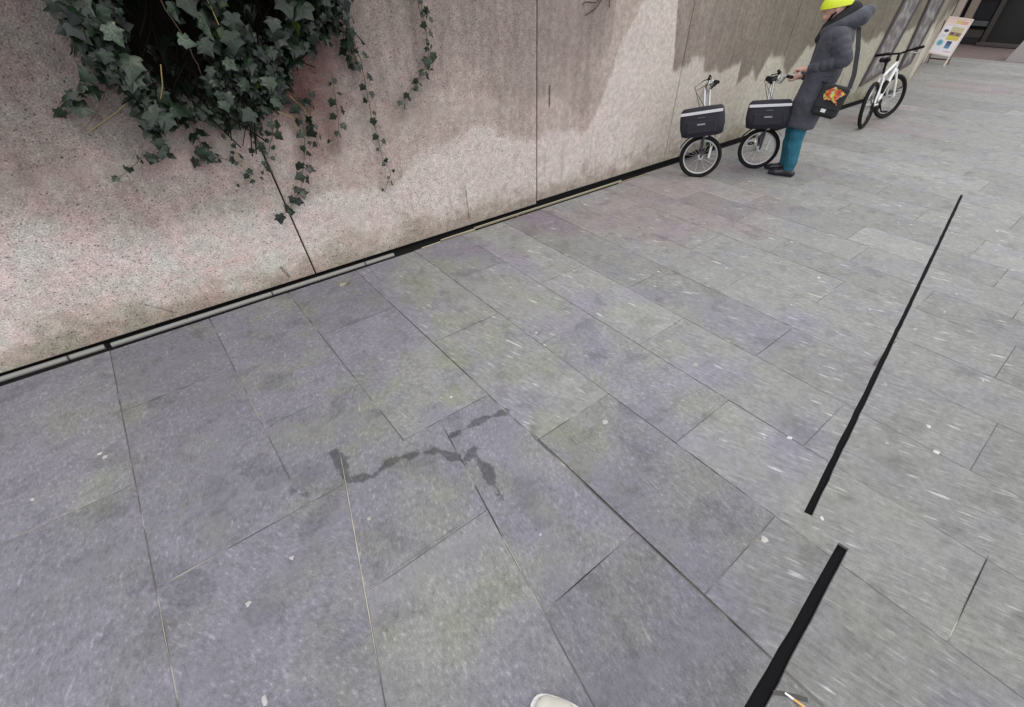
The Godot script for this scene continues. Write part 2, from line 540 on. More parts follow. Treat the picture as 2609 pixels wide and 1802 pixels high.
func leaf_texture() -> ImageTexture:
	var w := 128
	var px := PackedByteArray()
	px.resize(w * w * 3)
	var n := noise_bytes(81, 0.05, w, w, 3)
	var c := Vector2(0.0, -0.02)
	var veins := [[c, Vector2(0, -0.98)], [c, Vector2(0.55, -0.37)], [c, Vector2(-0.55, -0.37)], [c, Vector2(0.42, 0.06)], [c, Vector2(-0.42, 0.06)], [Vector2(0, -0.35), Vector2(0.2, -0.6)], [Vector2(0, -0.35), Vector2(-0.2, -0.6)], [Vector2(0.25, -0.18), Vector2(0.42, -0.12)], [Vector2(-0.25, -0.18), Vector2(-0.42, -0.12)]]
	for j in w:
		for i in w:
			var p := Vector2((i / 127.0 - 0.5) * 1.4, 0.25 - j / 127.0 * 1.4)
			var d := 1e9
			for k in veins.size():
				d = minf(d, seg_dist(p, veins[k]) * (1.0 if k < 5 else 1.6))
			var v := sm(0.03, 0.008, d)
			var m := 0.82 + (n[j * w + i] / 255.0 - 0.5) * 0.5
			px[(j * w + i) * 3] = clampi(int((m * 0.80 + v * 0.30) * 235.0), 0, 255)
			px[(j * w + i) * 3 + 1] = clampi(int((m * 0.86 + v * 0.24) * 235.0), 0, 255)
			px[(j * w + i) * 3 + 2] = clampi(int((m * 0.80 + v * 0.22) * 235.0), 0, 255)
	return tex(px, w, w)

# ------------------------------------------------------------------ scene
func _ready() -> void:
	rng.seed = 4711
	var cam := Camera3D.new()
	cam.name = "Camera"
	add_child(cam)
	cam.position = Vector3(0, 2.0, 3.78)
	cam.rotation_degrees = Vector3(-39.5, -38.5, 0)
	cam.fov = 75.0
	cam.near = 0.05
	cam.far = 400.0
	cam.current = true
	var env := Environment.new()
	env.background_mode = Environment.BG_SKY
	var sky := Sky.new()
	var sm_ := ProceduralSkyMaterial.new()
	sm_.sky_top_color = Color(0.93, 0.94, 0.96)
	sm_.sky_horizon_color = Color(0.80, 0.81, 0.83)
	sm_.sky_curve = 0.2
	sm_.ground_bottom_color = Color(0.30, 0.30, 0.30)
	sm_.ground_horizon_color = Color(0.62, 0.62, 0.63)
	sm_.sky_energy_multiplier = 1.0
	sky.sky_material = sm_
	env.sky = sky
	env.tonemap_mode = Environment.TONE_MAPPER_LINEAR
	env.tonemap_exposure = 2.0
	env.sdfgi_enabled = true
	env.ssao_enabled = true
	env.ssil_enabled = true
	var we := WorldEnvironment.new()
	we.name = "WorldEnvironment"
	we.environment = env
	add_child(we)
	var sun := DirectionalLight3D.new()
	sun.name = "Sun"
	sun.light_energy = 0.2
	sun.light_color = Color(1.0, 0.975, 0.94)
	sun.light_angular_distance = 30.0
	sun.shadow_enabled = true
	sun.rotation_degrees = Vector3(-58, 25, 0)
	add_child(sun)

	materials()
	ground()
	paving()
	wall()
	building()
	ivy()
	folding_bikes()
	mountain_bike()
	person()
	sign_board()
	small_things()

func materials() -> void:
	var stain_tone := paving_stains_and_tone()
	var s1 := stone_textures(true, 1280, 11)
	var s2 := stone_textures(false, 1024, 21)
	M.stone = []
	for k in 2:
		for v in 3:
			var m := StandardMaterial3D.new()
			var t = [s2, s1][k]
			m.albedo_texture = t[0]
			m.albedo_color = Color(1, 1, 1) * [0.955, 1.0, 1.045][v]
			m.albedo_color.a = 1.0
			m.roughness = 0.72
			m.metallic_specular = 0.35
			m.heightmap_enabled = true
			m.heightmap_texture = t[1]
			m.heightmap_scale = 0.22
			m.detail_enabled = true
			m.detail_albedo = stain_tone
			m.detail_blend_mode = BaseMaterial3D.BLEND_MODE_MUL
			m.detail_uv_layer = BaseMaterial3D.DETAIL_UV_2
			M.stone.append(m)
	var ag := aggregate(1.1)
	var ag2 := aggregate(0.6)
	var wm := StandardMaterial3D.new()
	wm.albedo_texture = ag[0]
	wm.roughness = 0.9
	wm.metallic_specular = 0.25
	wm.heightmap_enabled = true
	wm.heightmap_texture = ag[1]
	wm.heightmap_scale = 0.5
	wm.detail_enabled = true
	wm.detail_albedo = wall_stains_and_shade()
	wm.detail_blend_mode = BaseMaterial3D.BLEND_MODE_MUL
	wm.detail_uv_layer = BaseMaterial3D.DETAIL_UV_2
	wm.roughness = 0.92
	M.wall_rough = wm
	M.wall = wm.duplicate()
	M.wall.albedo_texture = ag2[0]
	M.wall.heightmap_texture = ag2[1]
	var bed := StandardMaterial3D.new()
	bed.albedo_color = Color(0.085, 0.08, 0.075).linear_to_srgb()
	bed.roughness = 0.95
	M.bed = bed
	M.dark_core = mat(Color(0.05, 0.045, 0.042), 0.95)
	M.black = mat(Color(0.009, 0.009, 0.010), 0.65, 0.0, 0.3)
	M.rubber = mat(Color(0.005, 0.005, 0.006), 0.7, 0.0, 0.2)
	M.tyre = mat(Color(0.013, 0.013, 0.014), 0.85, 0.0, 0.3)
	M.steel = mat(Color(0.62, 0.62, 0.61), 0.32, 0.85)
	M.rim = mat(Color(0.55, 0.55, 0.56), 0.38, 0.6)
	M.rail = mat(Color(0.25, 0.25, 0.235), 0.6, 0.2)
	M.rail_old = mat(Color(0.46, 0.42, 0.30), 0.6, 0.2)

func ground() -> void:
	var st := begin()
	st.set_smooth_group(-1)
	quad(st, Vector3(-150, -0.034, -150), Vector3(150, -0.034, -150), Vector3(150, -0.034, 150), Vector3(-150, -0.034, 150), Vector3.UP)
	var g := StandardMaterial3D.new()
	var nt := NoiseTexture2D.new()
	nt.width = 512; nt.height = 512; nt.seamless = true
	var fn := FastNoiseLite.new(); fn.frequency = 0.03; fn.fractal_octaves = 5; fn.seed = 5
	nt.noise = fn
	var gr := Gradient.new()
	gr.set_color(0, Color(0.40, 0.40, 0.39)); gr.set_color(1, Color(0.52, 0.52, 0.52))
	nt.color_ramp = gr
	g.albedo_texture = nt
	g.uv1_triplanar = true
	g.uv1_world_triplanar = true
	g.uv1_scale = Vector3.ONE * 0.4
	g.roughness = 0.9
	struct("ground", st, g)

var joint_line: Array = []

func slab(poly: PackedVector2Array, y: float, parent: Node, near_wall := 0.0) -> void:
	# poly in (x, z)
	if not Geometry2D.is_polygon_clockwise(poly): poly.reverse()
	var c := Vector2.ZERO
	for p in poly: c += p
	c /= poly.size()
	var st := begin()
	st.set_smooth_group(-1)
	var off := Vector2(rng.randf() * 7.0, rng.randf() * 7.0)
	var streak := rng.randf() < clampf((c.x - 0.3) / 1.8, 0.0, 1.0)
	var ang := deg_to_rad(rng.randf_range(8, 24)) if streak else rng.randf_range(-0.5, 0.5)
	var flip := 1.0 if rng.randf() < 0.5 else -1.0
	var size := 2.5 if streak else 2.0
	var tilt := Vector2(rng.randf_range(-0.001, 0.001), rng.randf_range(-0.0008, 0.0008))
	var inner := inset(poly, 0.0022)
	var sx := 0.0 if c.x < 9.8 else (5.3 if c.x < 15.2 else 10.9)
	var sz := 0.0 if c.y < 5.6 else 3.0
	if c.x > 9.8 and c.y < 0.5: sz = -3.0
	var put_v := func(p: Vector2, yy: float):
		var q := p - c
		st.set_uv(off + Vector2((q.x * cos(ang) - q.y * sin(ang)) * flip, q.x * sin(ang) + q.y * cos(ang)) / size)
		st.set_uv2(Vector2((p.x - sx + 1.5) / 12.0, (p.y - sz) / 6.0))
		st.add_vertex(Vector3(p.x, yy + q.dot(tilt), p.y))
	var idx := Geometry2D.triangulate_polygon(inner)
	if idx.is_empty():
		inner = inset(poly, 0.0002)
		idx = Geometry2D.triangulate_polygon(inner)
	if idx.is_empty():
		inner = poly
		idx = Geometry2D.triangulate_polygon(inner)
	for i in range(0, idx.size(), 3):
		var a := inner[idx[i]]; var b := inner[idx[i + 1]]; var d := inner[idx[i + 2]]
		# clockwise seen from above: x right, z towards the viewer
		if (b - a).cross(d - a) < 0.0:
			var t := b; b = d; d = t
		put_v.call(a, y); put_v.call(b, y); put_v.call(d, y)
	var n := poly.size()
	for i in n:
		var j := (i + 1) % n
		var rows := [[inner[i], inner[j], y, y - 0.003, poly[i], poly[j]], [poly[i], poly[j], y - 0.003, -0.03, poly[i], poly[j]]]
		for r in rows:
			# sides face outward
			var e: Vector2 = r[1] - r[0]
			var out := Vector3(-e.y, 0.0, e.x)
			var P := [[r[0], r[2]], [r[1], r[2]], [r[5], r[3]], [r[4], r[3]]]
			var v3 := func(q): return Vector3(q[0].x, q[1], q[0].y)
			var nrm: Vector3 = (v3.call(P[2]) - v3.call(P[0])).cross(v3.call(P[1]) - v3.call(P[0]))
			if nrm.dot(out) < 0.0: P.reverse()
			for t in [[0, 1, 2], [0, 2, 3]]:
				for q in t: put_v.call(P[q][0], P[q][1])
	var shade := clampi(1 + int(round(rng.randfn(0, 0.6))), 0, 2)
	put("slab", done(st), M.stone[(3 if streak else 0) + shade], parent)

# a line between two rows of slabs, from z0 to z1; two of them step sideways where the paving was relaid
func row_line(i: int, x: float, z0: float, z1: float) -> Array:
	var st := 0.0
	var to := Vector2.ZERO
	if i == 5: st = 1.965; to = Vector2(0.255, -0.27)
	elif i == 6: st = 2.10; to = Vector2(0.80, -0.19)
	else: return [Vector2(x, z0), Vector2(x, z1)]
	var below := func(z: float): return Vector2(to.x + to.y * (z - st), z)
	if z1 <= st + 0.01: return [Vector2(x, z0), Vector2(x, z1)]
	if z0 >= st - 0.01: return [below.call(z0), below.call(z1)]
	return [Vector2(x, z0), Vector2(x, st), Vector2(below.call(st).x, st + 0.001), below.call(z1)]

func paving() -> void:
	var root := Node3D.new()
	root.name = "pavement"
	root.set_meta("kind", "structure")
	add_child(root)
	# lines that run away from the wall
	var xs := [-3.0, -2.41, -1.82, -1.23, -0.635, -0.012, 0.567, 1.15, 1.735, 2.265, 2.785, 3.31, 3.78, 4.30, 4.71, 5.16]
	while xs[-1] < 21.2: xs.append(xs[-1] + rng.randf_range(0.47, 0.56))
	# known cross joints, by row index
	var known := {3: [1.50, 2.72], 4: [0.865, 2.165, 3.4], 5: [1.515, 2.735], 6: [0.87, 2.10, 3.255], 7: [1.44, 2.56, 3.62], 8: [0.815, 1.92, 3.05, 4.31], 9: [1.31, 2.36, 3.5], 10: [0.635, 1.81, 2.93, 4.12], 11: [1.25, 2.31, 3.46], 12: [0.7, 1.72, 2.88, 4.0], 13: [1.0, 2.2, 3.4], 14: [0.9, 1.63, 2.75, 3.9]}
	var cuts := [
		PackedVector2Array([Vector2(7.47, 2.862), Vector2(7.47, 2.888), Vector2(4.6, 3.320), Vector2(1.876, 3.729), Vector2(1.866, 3.696), Vector2(4.6, 3.296)]),
		PackedVector2Array([Vector2(1.835, 3.868), Vector2(1.838, 3.908), Vector2(1.4, 3.945), Vector2(0.90, 3.985), Vector2(0.90, 3.932), Vector2(1.4, 3.900)]),
	]
	for q in 2:
		var rough := PackedVector2Array()
		for i in cuts[q].size():
			var a: Vector2 = cuts[q][i]
			var b: Vector2 = cuts[q][(i + 1) % cuts[q].size()]
			var n := maxi(1, int(a.distance_to(b) / 0.09))
			for k in n:
				rough.append(a.lerp(b, float(k) / n) + Vector2(0, rng.randf_range(-0.0022, 0.0022) if k > 0 else 0.0))
		cuts[q] = rough
	for i in xs.size() - 1:
		var x0: float = xs[i]
		var x1: float = xs[i + 1]
		var z0 := 0.135 if x1 < 1.9 else (0.125 if x1 < 5.3 else 0.075)
		var zs := [z0]
		if known.has(i):
			zs.append_array(known[i])
		else:
			zs.append(z0 + rng.randf_range(0.6, 1.1) if i % 2 == 0 else z0 + rng.randf_range(1.15, 1.6))
		while zs[-1] < 6.4: zs.append(zs[-1] + rng.randf_range(1.08, 1.24))
		if x0 > 13.5:
			# past the end of the wall the paving runs on behind its line
			zs.insert(0, z0 - 1.2)
			zs.insert(0, z0 - 2.4)
		for j in zs.size() - 1:
			# the nearest joints are open and dark, others nearly closed
			var gx := 0.0012 + 0.0009 * rng.randf()
			var g0 := gx
			var g1 := gx
			if i == 6 and zs[j] > 1.6: g1 = 0.005
			if i == 7 and zs[j] > 2.0: g0 = 0.006
			if i == 6 and zs[j] < 1.6: g0 = 0.0035
			var gz := 0.0010 + 0.0009 * rng.randf()
			var a0 := rng.randf_range(-0.0012, 0.0012)
			var poly := PackedVector2Array()
			for q in row_line(i + 1, x1, zs[j] + gz, zs[j + 1] - gz): poly.append(q - Vector2(g1, 0))
			var back := row_line(i, x0, zs[j] + gz, zs[j + 1] - gz)
			back.reverse()
			for q in back: poly.append(q + Vector2(g0, 0))
			var pieces := [poly]
			for c in cuts:
				var next := []
				for p in pieces:
					if Geometry2D.intersect_polygons(p, c).is_empty(): next.append(p)
					else:
						for q in Geometry2D.clip_polygons(p, c): next.append(q)
				pieces = next
			var y := rng.randf_range(-0.0009, 0.0009)
			for p in pieces:
				if p.size() >= 3 and polygon_area(p) > 0.002: slab(p, y, root)
	# mortar in the joints: grey-brown, with paler dirt in places
	var st := begin()
	st.set_smooth_group(-1)
	var beds := []
	for i in xs.size() - 1: beds.append(PackedVector2Array([Vector2(xs[i], 0.16), Vector2(xs[i + 1], 0.16), Vector2(xs[i + 1], 6.4), Vector2(xs[i], 6.4)]))
	for c in cuts:
		var next := []
		for q in beds: next.append_array(Geometry2D.clip_polygons(q, c))
		beds = next
	for q in beds:
		var id := Geometry2D.triangulate_polygon(q)
		for i in range(0, id.size(), 3):
			tri(st, Vector3(q[id[i]].x, -0.0026, q[id[i]].y), Vector3(q[id[i + 1]].x, -0.0026, q[id[i + 1]].y), Vector3(q[id[i + 2]].x, -0.0026, q[id[i + 2]].y), Vector3.UP)
	var jm := StandardMaterial3D.new()
	var nt := NoiseTexture2D.new()
	nt.width = 512; nt.height = 512; nt.seamless = true
	var fn := FastNoiseLite.new(); fn.frequency = 0.02; fn.fractal_octaves = 4; fn.seed = 15
	nt.noise = fn
	var gr := Gradient.new()
	gr.offsets = PackedFloat32Array([0.0, 0.5, 0.62, 0.72, 1.0])
	gr.colors = PackedColorArray([Color(0.30, 0.29, 0.28), Color(0.38, 0.37, 0.36), Color(0.46, 0.45, 0.44), Color(0.60, 0.59, 0.55), Color(0.66, 0.65, 0.60)])
	nt.color_ramp = gr
	jm.albedo_texture = nt
	jm.uv1_triplanar = true
	jm.uv1_world_triplanar = true
	jm.uv1_scale = Vector3.ONE * 0.33
	jm.roughness = 0.95
	var o := obj("joint_mortar", st, jm, root)
	o.set_meta("kind", "stuff")
	# joints that have opened and hold dark grit, and some choked with pale silt
	var grit := mat(Color(0.035, 0.034, 0.033), 0.95, 0.0, 0.1)
	var grit2 := mat(Color(0.085, 0.083, 0.08), 0.95, 0.0, 0.1)
	var silt := mat(Color(0.40, 0.38, 0.30), 0.95)
	var lines := [
		[1.15, 0.75, 1.15, 2.02, 0.0034, 0], [1.16, 2.48, 1.15, 3.92, 0.0050, 0], [1.735, 0.72, 1.735, 1.48, 0.0026, 0], [1.735, 1.82, 1.735, 2.1, 0.003, 0], [1.735, 2.55, 1.735, 3.62, 0.0030, 0], [2.265, 0.35, 2.265, 1.0, 0.0024, 0], [2.265, 1.35, 2.265, 3.5, 0.0030, 0], [2.785, 0.55, 2.785, 1.3, 0.0026, 0], [2.785, 2.2, 2.785, 3.3, 0.0030, 0], [3.31, 0.35, 3.31, 0.95, 0.0028, 0], [3.31, 1.5, 3.31, 3.0, 0.0028, 0], [3.78, 1.2, 3.78, 2.4, 0.0028, 0], [4.30, 0.9, 4.30, 2.9, 0.003, 0], [4.71, 1.6, 4.71, 2.6, 0.003, 0], [5.16, 0.8, 5.16, 3.2, 0.0032, 0],
		[0.60, 2.10, 1.13, 2.10, 0.0026, 0], [0.62, 3.255, 0.98, 3.255, 0.0040, 0], [1.2, 1.44, 1.72, 1.44, 0.0026, 0], [1.75, 1.92, 2.0, 1.92, 0.002, 0], [2.29, 1.31, 2.74, 1.31, 0.0024, 0], [-0.60, 0.865, -0.2, 0.865, 0.0026, 0], [0.60, 0.87, 1.12, 0.87, 0.0024, 0], [1.78, 0.815, 2.25, 0.815, 0.0022, 0], [1.2, 2.56, 1.6, 2.56, 0.0022, 0], [2.83, 2.93, 3.28, 2.93, 0.0028, 0], [1.85, 4.31, 2.3, 4.31, 0.0045, 0], [2.8, 1.81, 3.28, 1.81, 0.0024, 0], [0.10, 2.72, 0.62, 2.72, 0.0022, 0], [-0.55, 2.165, 0.15, 2.165, 0.0018, 0], [0.567, 0.5, 0.567, 1.3, 0.0018, 0], [-0.635, 0.25, -0.635, 1.1, 0.0018, 0], [0.04, 1.515, 0.54, 1.515, 0.0014, 0],
		[0.25, 1.99, -0.03, 3.02, 0.0046, 1], [-0.09, 3.25, -0.36, 4.25, 0.003, 1], [0.80, 2.12, 0.62, 3.05, 0.0026, 0], [-1.2, 1.50, -0.66, 1.50, 0.0024, 1], [-0.635, 1.50, -0.635, 1.70, 0.0024, 1], [-0.60, 2.165, -0.45, 2.165, 0.002, 1], [-0.635, 2.25, -0.635, 2.55, 0.0034, 1], [-0.012, 0.95, -0.012, 1.52, 0.0024, 1], [1.3, 0.31, 1.70, 0.31, 0.003, 1], [0.99, 3.255, 1.13, 3.255, 0.0026, 1], [0.66, 2.85, 0.60, 3.15, 0.0034, 1],
	]
	for l in lines:
		var s := begin()
		s.set_smooth_group(-1)
		var a := Vector2(l[0], l[1])
		var b := Vector2(l[2], l[3])
		var nrm := (b - a).normalized().orthogonal()
		var steps := maxi(3, int(a.distance_to(b) / 0.05))
		var edge := []
		for i in steps + 1:
			var c := a.lerp(b, float(i) / steps)
			var taper := minf(1.0, minf(i + 0.4, steps - i + 0.4) / 3.0)
			var hw: float = l[4] * taper * rng.randf_range(0.35, 1.25) * 0.5
			var y := 0.0011 + rng.randf_range(-0.0006, 0.0004)
			edge.append([Vector3(c.x + nrm.x * hw, y, c.y + nrm.y * hw), Vector3(c.x - nrm.x * hw, y, c.y - nrm.y * hw)])
		for i in steps:
			if l[4] < 0.0032 and rng.randf() < 0.25: continue
			quad(s, edge[i][0], edge[i][1], edge[i + 1][1], edge[i + 1][0], Vector3.UP)
		obj("joint_grit" if l[5] == 0 else "joint_silt", s, silt if l[5] == 1 else (grit if l[4] > 0.0025 and l[0] < 2.0 else grit2), root)
	# black seals in the two slots
	var k := 0
	for c in cuts:
		var s := begin()
		s.set_smooth_group(-1)
		var mid := PackedVector2Array(c)
		if not Geometry2D.is_polygon_clockwise(mid): mid.reverse()
		mid = inset(mid, 0.001)
		var n := mid.size()
		var id := Geometry2D.triangulate_polygon(mid)
		for i in range(0, id.size(), 3):
			tri(s, Vector3(mid[id[i]].x, -0.016, mid[id[i]].y), Vector3(mid[id[i + 1]].x, -0.016, mid[id[i + 1]].y), Vector3(mid[id[i + 2]].x, -0.016, mid[id[i + 2]].y), Vector3.UP)
		for i in n:
			var j := (i + 1) % n
			var e := mid[j] - mid[i]
			quad(s, Vector3(mid[i].x, -0.016, mid[i].y), Vector3(mid[j].x, -0.016, mid[j].y), Vector3(mid[j].x, -0.0315, mid[j].y), Vector3(mid[i].x, -0.031, mid[i].y), Vector3(-e.y, 0, e.x))
		var e := obj("expansion_joint", s, M.rubber)
		tag(e, ["long thin black rubber joint running away across the grey paving", "short wide black rubber joint at the near edge beside the cigarette end"][k], "expansion joint")
		k += 1
	# far strip of reddish paving before the shop
	var fs := begin()
	fs.set_smooth_group(-1)
	quad(fs, Vector3(21.3, 0.0, -9), Vector3(25.6, 0.0, -9), Vector3(25.6, 0.0, 12), Vector3(21.3, 0.0, 12), Vector3.UP)
	var fm := StandardMaterial3D.new()
	var nt2 := NoiseTexture2D.new()
	nt2.width = 256; nt2.height = 256; nt2.seamless = true
	var fn2 := FastNoiseLite.new(); fn2.frequency = 0.03; fn2.seed = 25
	nt2.noise = fn2
	var gr2 := Gradient.new()
	gr2.set_color(0, Color(0.36, 0.31, 0.30)); gr2.set_color(1, Color(0.50, 0.44, 0.43))
	nt2.color_ramp = gr2
	fm.albedo_texture = nt2
	fm.uv1_triplanar = true
	fm.uv1_world_triplanar = true
	fm.uv1_scale = Vector3.ONE * 0.5
	fm.roughness = 0.85
	struct("forecourt", fs, fm)
	# flattened gum, each its own little disc
	var gum := [[-0.761, 1.163, 1.0], [-0.74, 1.204, 1.1], [-1.045, 1.292, 1.1], [0.211, 2.424, 0.9], [0.794, 2.993, 0.8], [-0.142, 2.389, 0.9], [-0.347, 2.472, 1.0], [-0.393, 2.851, 1.6], [1.547, 2.704, 1.5], [4.433, 1.31, 1.2], [4.03, 1.592, 1.2], [2.154, 3.336, 1.0], [2.262, 3.426, 1.3], [1.585, 3.652, 1.6], [0.959, 1.978, 0.9], [1.745, 1.953, 1.0], [1.794, 1.805, 0.8], [1.65, 2.32, 0.9], [4.171, 2.243, 1.2], [3.726, 2.13, 1.2], [5.433, 1.533, 1.2], [5.612, 1.66, 1.2], [3.428, 2.126, 1.1], [3.202, 1.801, 1.1], [2.98, 1.933, 1.2], [4.154, 1.69, 1.1], [4.333, 1.482, 1.1], [3.588, 2.776, 1.2], [4.188, 2.714, 1.2], [4.677, 2.238, 1.1], [4.211, 2.707, 1.2], [4.58, 3.3, 1.2], [6.522, 2.546, 1.3], [6.029, 2.807, 1.3], [4.419, 3.555, 1.4], [3.99, 3.491, 1.4], [2.921, 3.526, 1.3], [3.161, 3.587, 1.2], [2.969, 3.877, 1.2], [2.789, 3.971, 1.3], [5.733, 3.589, 1.3], [6.169, 3.5, 1.3], [6.149, 3.13, 1.3], [3.0, 3.243, 1.2], [2.389, 2.727, 1.5], [3.342, 3.464, 1.2], [1.897, 3.762, 1.0], [2.644, 3.779, 1.0]]
	for q in 45: gum.append([rng.randf_range(3.2, 11.0), rng.randf_range(0.7, 4.6), rng.randf_range(0.6, 1.15)])
	var gmats := [mat(Color(0.37, 0.37, 0.36), 0.85), mat(Color(0.50, 0.49, 0.47), 0.85), mat(Color(0.31, 0.31, 0.30), 0.9), mat(Color(0.40, 0.39, 0.37), 0.85)]
	for q in gum:
		var over := false
		for c in cuts:
			for o2 in [Vector2(0, 0), Vector2(0.02, 0), Vector2(-0.02, 0), Vector2(0, 0.02), Vector2(0, -0.02)]:
				if Geometry2D.is_point_in_polygon(Vector2(q[0], q[1]) + o2, c): over = true
		if over: continue
		var s := begin()
		s.set_smooth_group(0)
		var rr: float = 0.0135 * q[2]
		var asp := rng.randf_range(0.5, 1.0)
		var th := rng.randf() * PI
		var ring := []
		var rin := []
		var np := 9
		for a in np:
			var f := rr * rng.randf_range(0.55, 1.2)
			var d := Vector2(cos(TAU * a / np) * f, sin(TAU * a / np) * f * asp).rotated(th)
			ring.append(Vector3(q[0] + d.x, 0.0005, q[1] + d.y))
			rin.append(Vector3(q[0] + d.x * 0.75, 0.0032, q[1] + d.y * 0.75))
		var top := Vector3(q[0], 0.0034, q[1])
		for a in np:
			var b := (a + 1) % np
			tri(s, top, rin[a], rin[b], Vector3.UP)
			quad(s, rin[a], rin[b], ring[b], ring[a], Vector3.UP)
		obj("gum_spot", s, gmats[rng.randi() % 4], root)

func polygon_area(p: PackedVector2Array) -> float:
	var a := 0.0
	for i in p.size():
		var q := p[(i + 1) % p.size()]
		a += p[i].x * q.y - q.x * p[i].y
	return absf(a) * 0.5

func wall() -> void:
	var root := thing("retaining_wall", "long pinkish weathered concrete wall with ivy hanging over it", "wall")
	var top := 2.6
	# joints between the panels as (x at the foot, x at the top)
	var j := [[-2.3, -2.35], [0.856, 0.585], [3.362, 3.255], [5.635, 5.60], [8.1, 8.15], [10.6, 10.6], [14.4, 14.4]]
	for i in j.size() - 1:
		var g := 0.006
		var poly := PackedVector2Array([Vector2(j[i][0] + g, 0.010 if i < 2 else 0.040), Vector2(j[i + 1][0] - g, 0.010 if i < 2 else 0.040), Vector2(j[i + 1][1] - g, top), Vector2(j[i][1] + g, top)])
		var st := begin()
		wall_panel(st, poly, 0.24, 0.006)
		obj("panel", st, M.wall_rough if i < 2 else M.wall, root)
	var core := begin()
	prism(core, PackedVector2Array([Vector2(-2.3, -0.2), Vector2(14.35, -0.2), Vector2(14.35, 2.55), Vector2(-2.3, 2.55)]), T(0, 0, -0.03), 0.2)
	obj("core", core, M.black, root)
	var cope := begin()
	box(cope, T(6.03, top + 0.045, -0.12), Vector3(16.7, 0.09, 0.30), 0.01)
	obj("coping", cope, M.wall, root)
	# raised ground held by the wall
	var ter := begin()
	prism(ter, PackedVector2Array([Vector2(-2.3, 0.27), Vector2(14.4, 0.27), Vector2(25.4, 2.8), Vector2(25.4, 14), Vector2(-2.3, 14)]), Transform3D(Basis(Vector3.RIGHT, Vector3.FORWARD, Vector3.UP), Vector3(0, 2.4, 0)), 2.6)
	struct("terrain", ter, mat(Color(0.07, 0.06, 0.045), 0.95))
	# the wall turns away a little beyond the noticeboards
	var bend := thing("bent_wall", "far stretch of the concrete wall that bends away behind the A-board", "wall")
	bend.position = Vector3(14.4, 0, 0)
	bend.rotation.y = atan2(2.55, 11.2)
	for q in [[0.004, 2.9], [2.912, 5.8], [5.812, 8.6], [8.612, 11.4]]:
		var bs := begin()
		wall_panel(bs, PackedVector2Array([Vector2(q[0], 0.0), Vector2(q[1], 0.0), Vector2(q[1], top), Vector2(q[0], top)]), 0.24, 0.006, 5.4)
		obj("panel", bs, M.wall, bend)
	var bc := begin()
	box(bc, T(5.7, top + 0.045, -0.12), Vector3(11.4, 0.088, 0.30), 0.01)
	obj("coping", bc, M.wall, bend)
	# weathered noticeboards
	var grey := StandardMaterial3D.new()
	var nt := NoiseTexture2D.new()
	nt.width = 256; nt.height = 256; nt.seamless = true
	var fn := FastNoiseLite.new(); fn.frequency = 0.02; fn.seed = 91; fn.fractal_octaves = 4
	nt.noise = fn
	var gr := Gradient.new()
	gr.offsets = PackedFloat32Array([0.0, 0.45, 0.6, 1.0])
	gr.colors = PackedColorArray([Color(0.36, 0.33, 0.33), Color(0.45, 0.43, 0.43), Color(0.53, 0.53, 0.52), Color(0.60, 0.60, 0.59)])
	nt.color_ramp = gr
	grey.albedo_texture = nt
	grey.uv1_triplanar = true
	grey.uv1_scale = Vector3.ONE * 0.9
	grey.roughness = 0.5
	var frame := mat(Color(0.085, 0.065, 0.065), 0.6)
	var boards := [
		[[Vector2(11.55, 0.32), Vector2(12.43, 0.46), Vector2(13.02, 2.2), Vector2(12.12, 2.2)], "weathered grey steel noticeboard on the wall behind the white bicycle's saddle"],
		[[Vector2(13.35, 0.42), Vector2(13.92, 0.50), Vector2(14.38, 2.2), Vector2(13.3, 2.2)], "weathered grey steel noticeboard nearest the wall's far end"],
	]
	for b in boards:
		var t := thing("noticeboard", b[1], "noticeboard")
		var outer := PackedVector2Array(b[0])
		if not Geometry2D.is_polygon_clockwise(outer): outer.reverse()
		var inn := inset(outer, 0.07)
		var s := begin()
		prism(s, inn, T(0, 0, 0.025), 0.022)
		obj("sheet", s, grey, t)
		for e in 4:
			var f := (e + 1) % 4
			var fs := begin()
			prism(fs, PackedVector2Array([outer[e], outer[f], inn[f], inn[e]]), T(0, 0, 0.045), 0.042, 0.004)
			obj("frame_rail", fs, frame, t)
	# drain gap at the foot; its black floor also stands for shade
	var t := thing("drain_channel", "black drainage gap with metal edging along the foot of the concrete wall", "drain channel")
	var fl := begin()
	box(fl, T(5.6, -0.0275, 0.055), Vector3(16.6, 0.012, 0.20))
	obj("channel_floor", fl, M.black, t)
	var rails := [[-2.2, -0.66, 0.040, 0.052, 0.019, 0], [-0.62, 1.55, 0.066, 0.072, 0.019, 0], [1.82, 2.03, 0.118, 0.112, 0.005, 1], [2.05, 2.46, 0.086, 0.080, 0.0055, 1], [2.47, 4.72, 0.056, 0.052, 0.0045, 1], [4.63, 5.2, 0.092, 0.085, 0.003, 1]]
	for r in rails:
		var s := begin()
		tube(s, [Vector3(r[0], -0.004, r[2]), Vector3((r[0] * 2.0 + r[1]) / 3.0, -0.002, (r[2] + r[3]) * 0.5 + 0.003), Vector3((r[0] + r[1] * 2.0) / 3.0, -0.005, (r[2] + r[3]) * 0.5 - 0.002), Vector3(r[1], -0.004, r[3])], r[4], 10)
		box(s, T((r[0] + r[1]) * 0.5, -0.018, (r[2] + r[3]) * 0.5), Vector3(r[1] - r[0], 0.02, 0.003))
		var e := obj("metal_edging", s, M.rail if r[5] == 0 else M.rail_old, t)
		if r[5] == 0:
			for q in 3:
				var cp := begin()
				var x: float = lerpf(r[0], r[1], [0.22, 0.5, 0.87][q])
				var z: float = lerpf(r[2], r[3], [0.22, 0.5, 0.87][q])
				tube(cp, [Vector3(x - 0.006, -0.0035, z), Vector3(x + 0.006, -0.0035, z)], 0.0205, 10)
				obj("coupling", cp, M.dark_core, e)

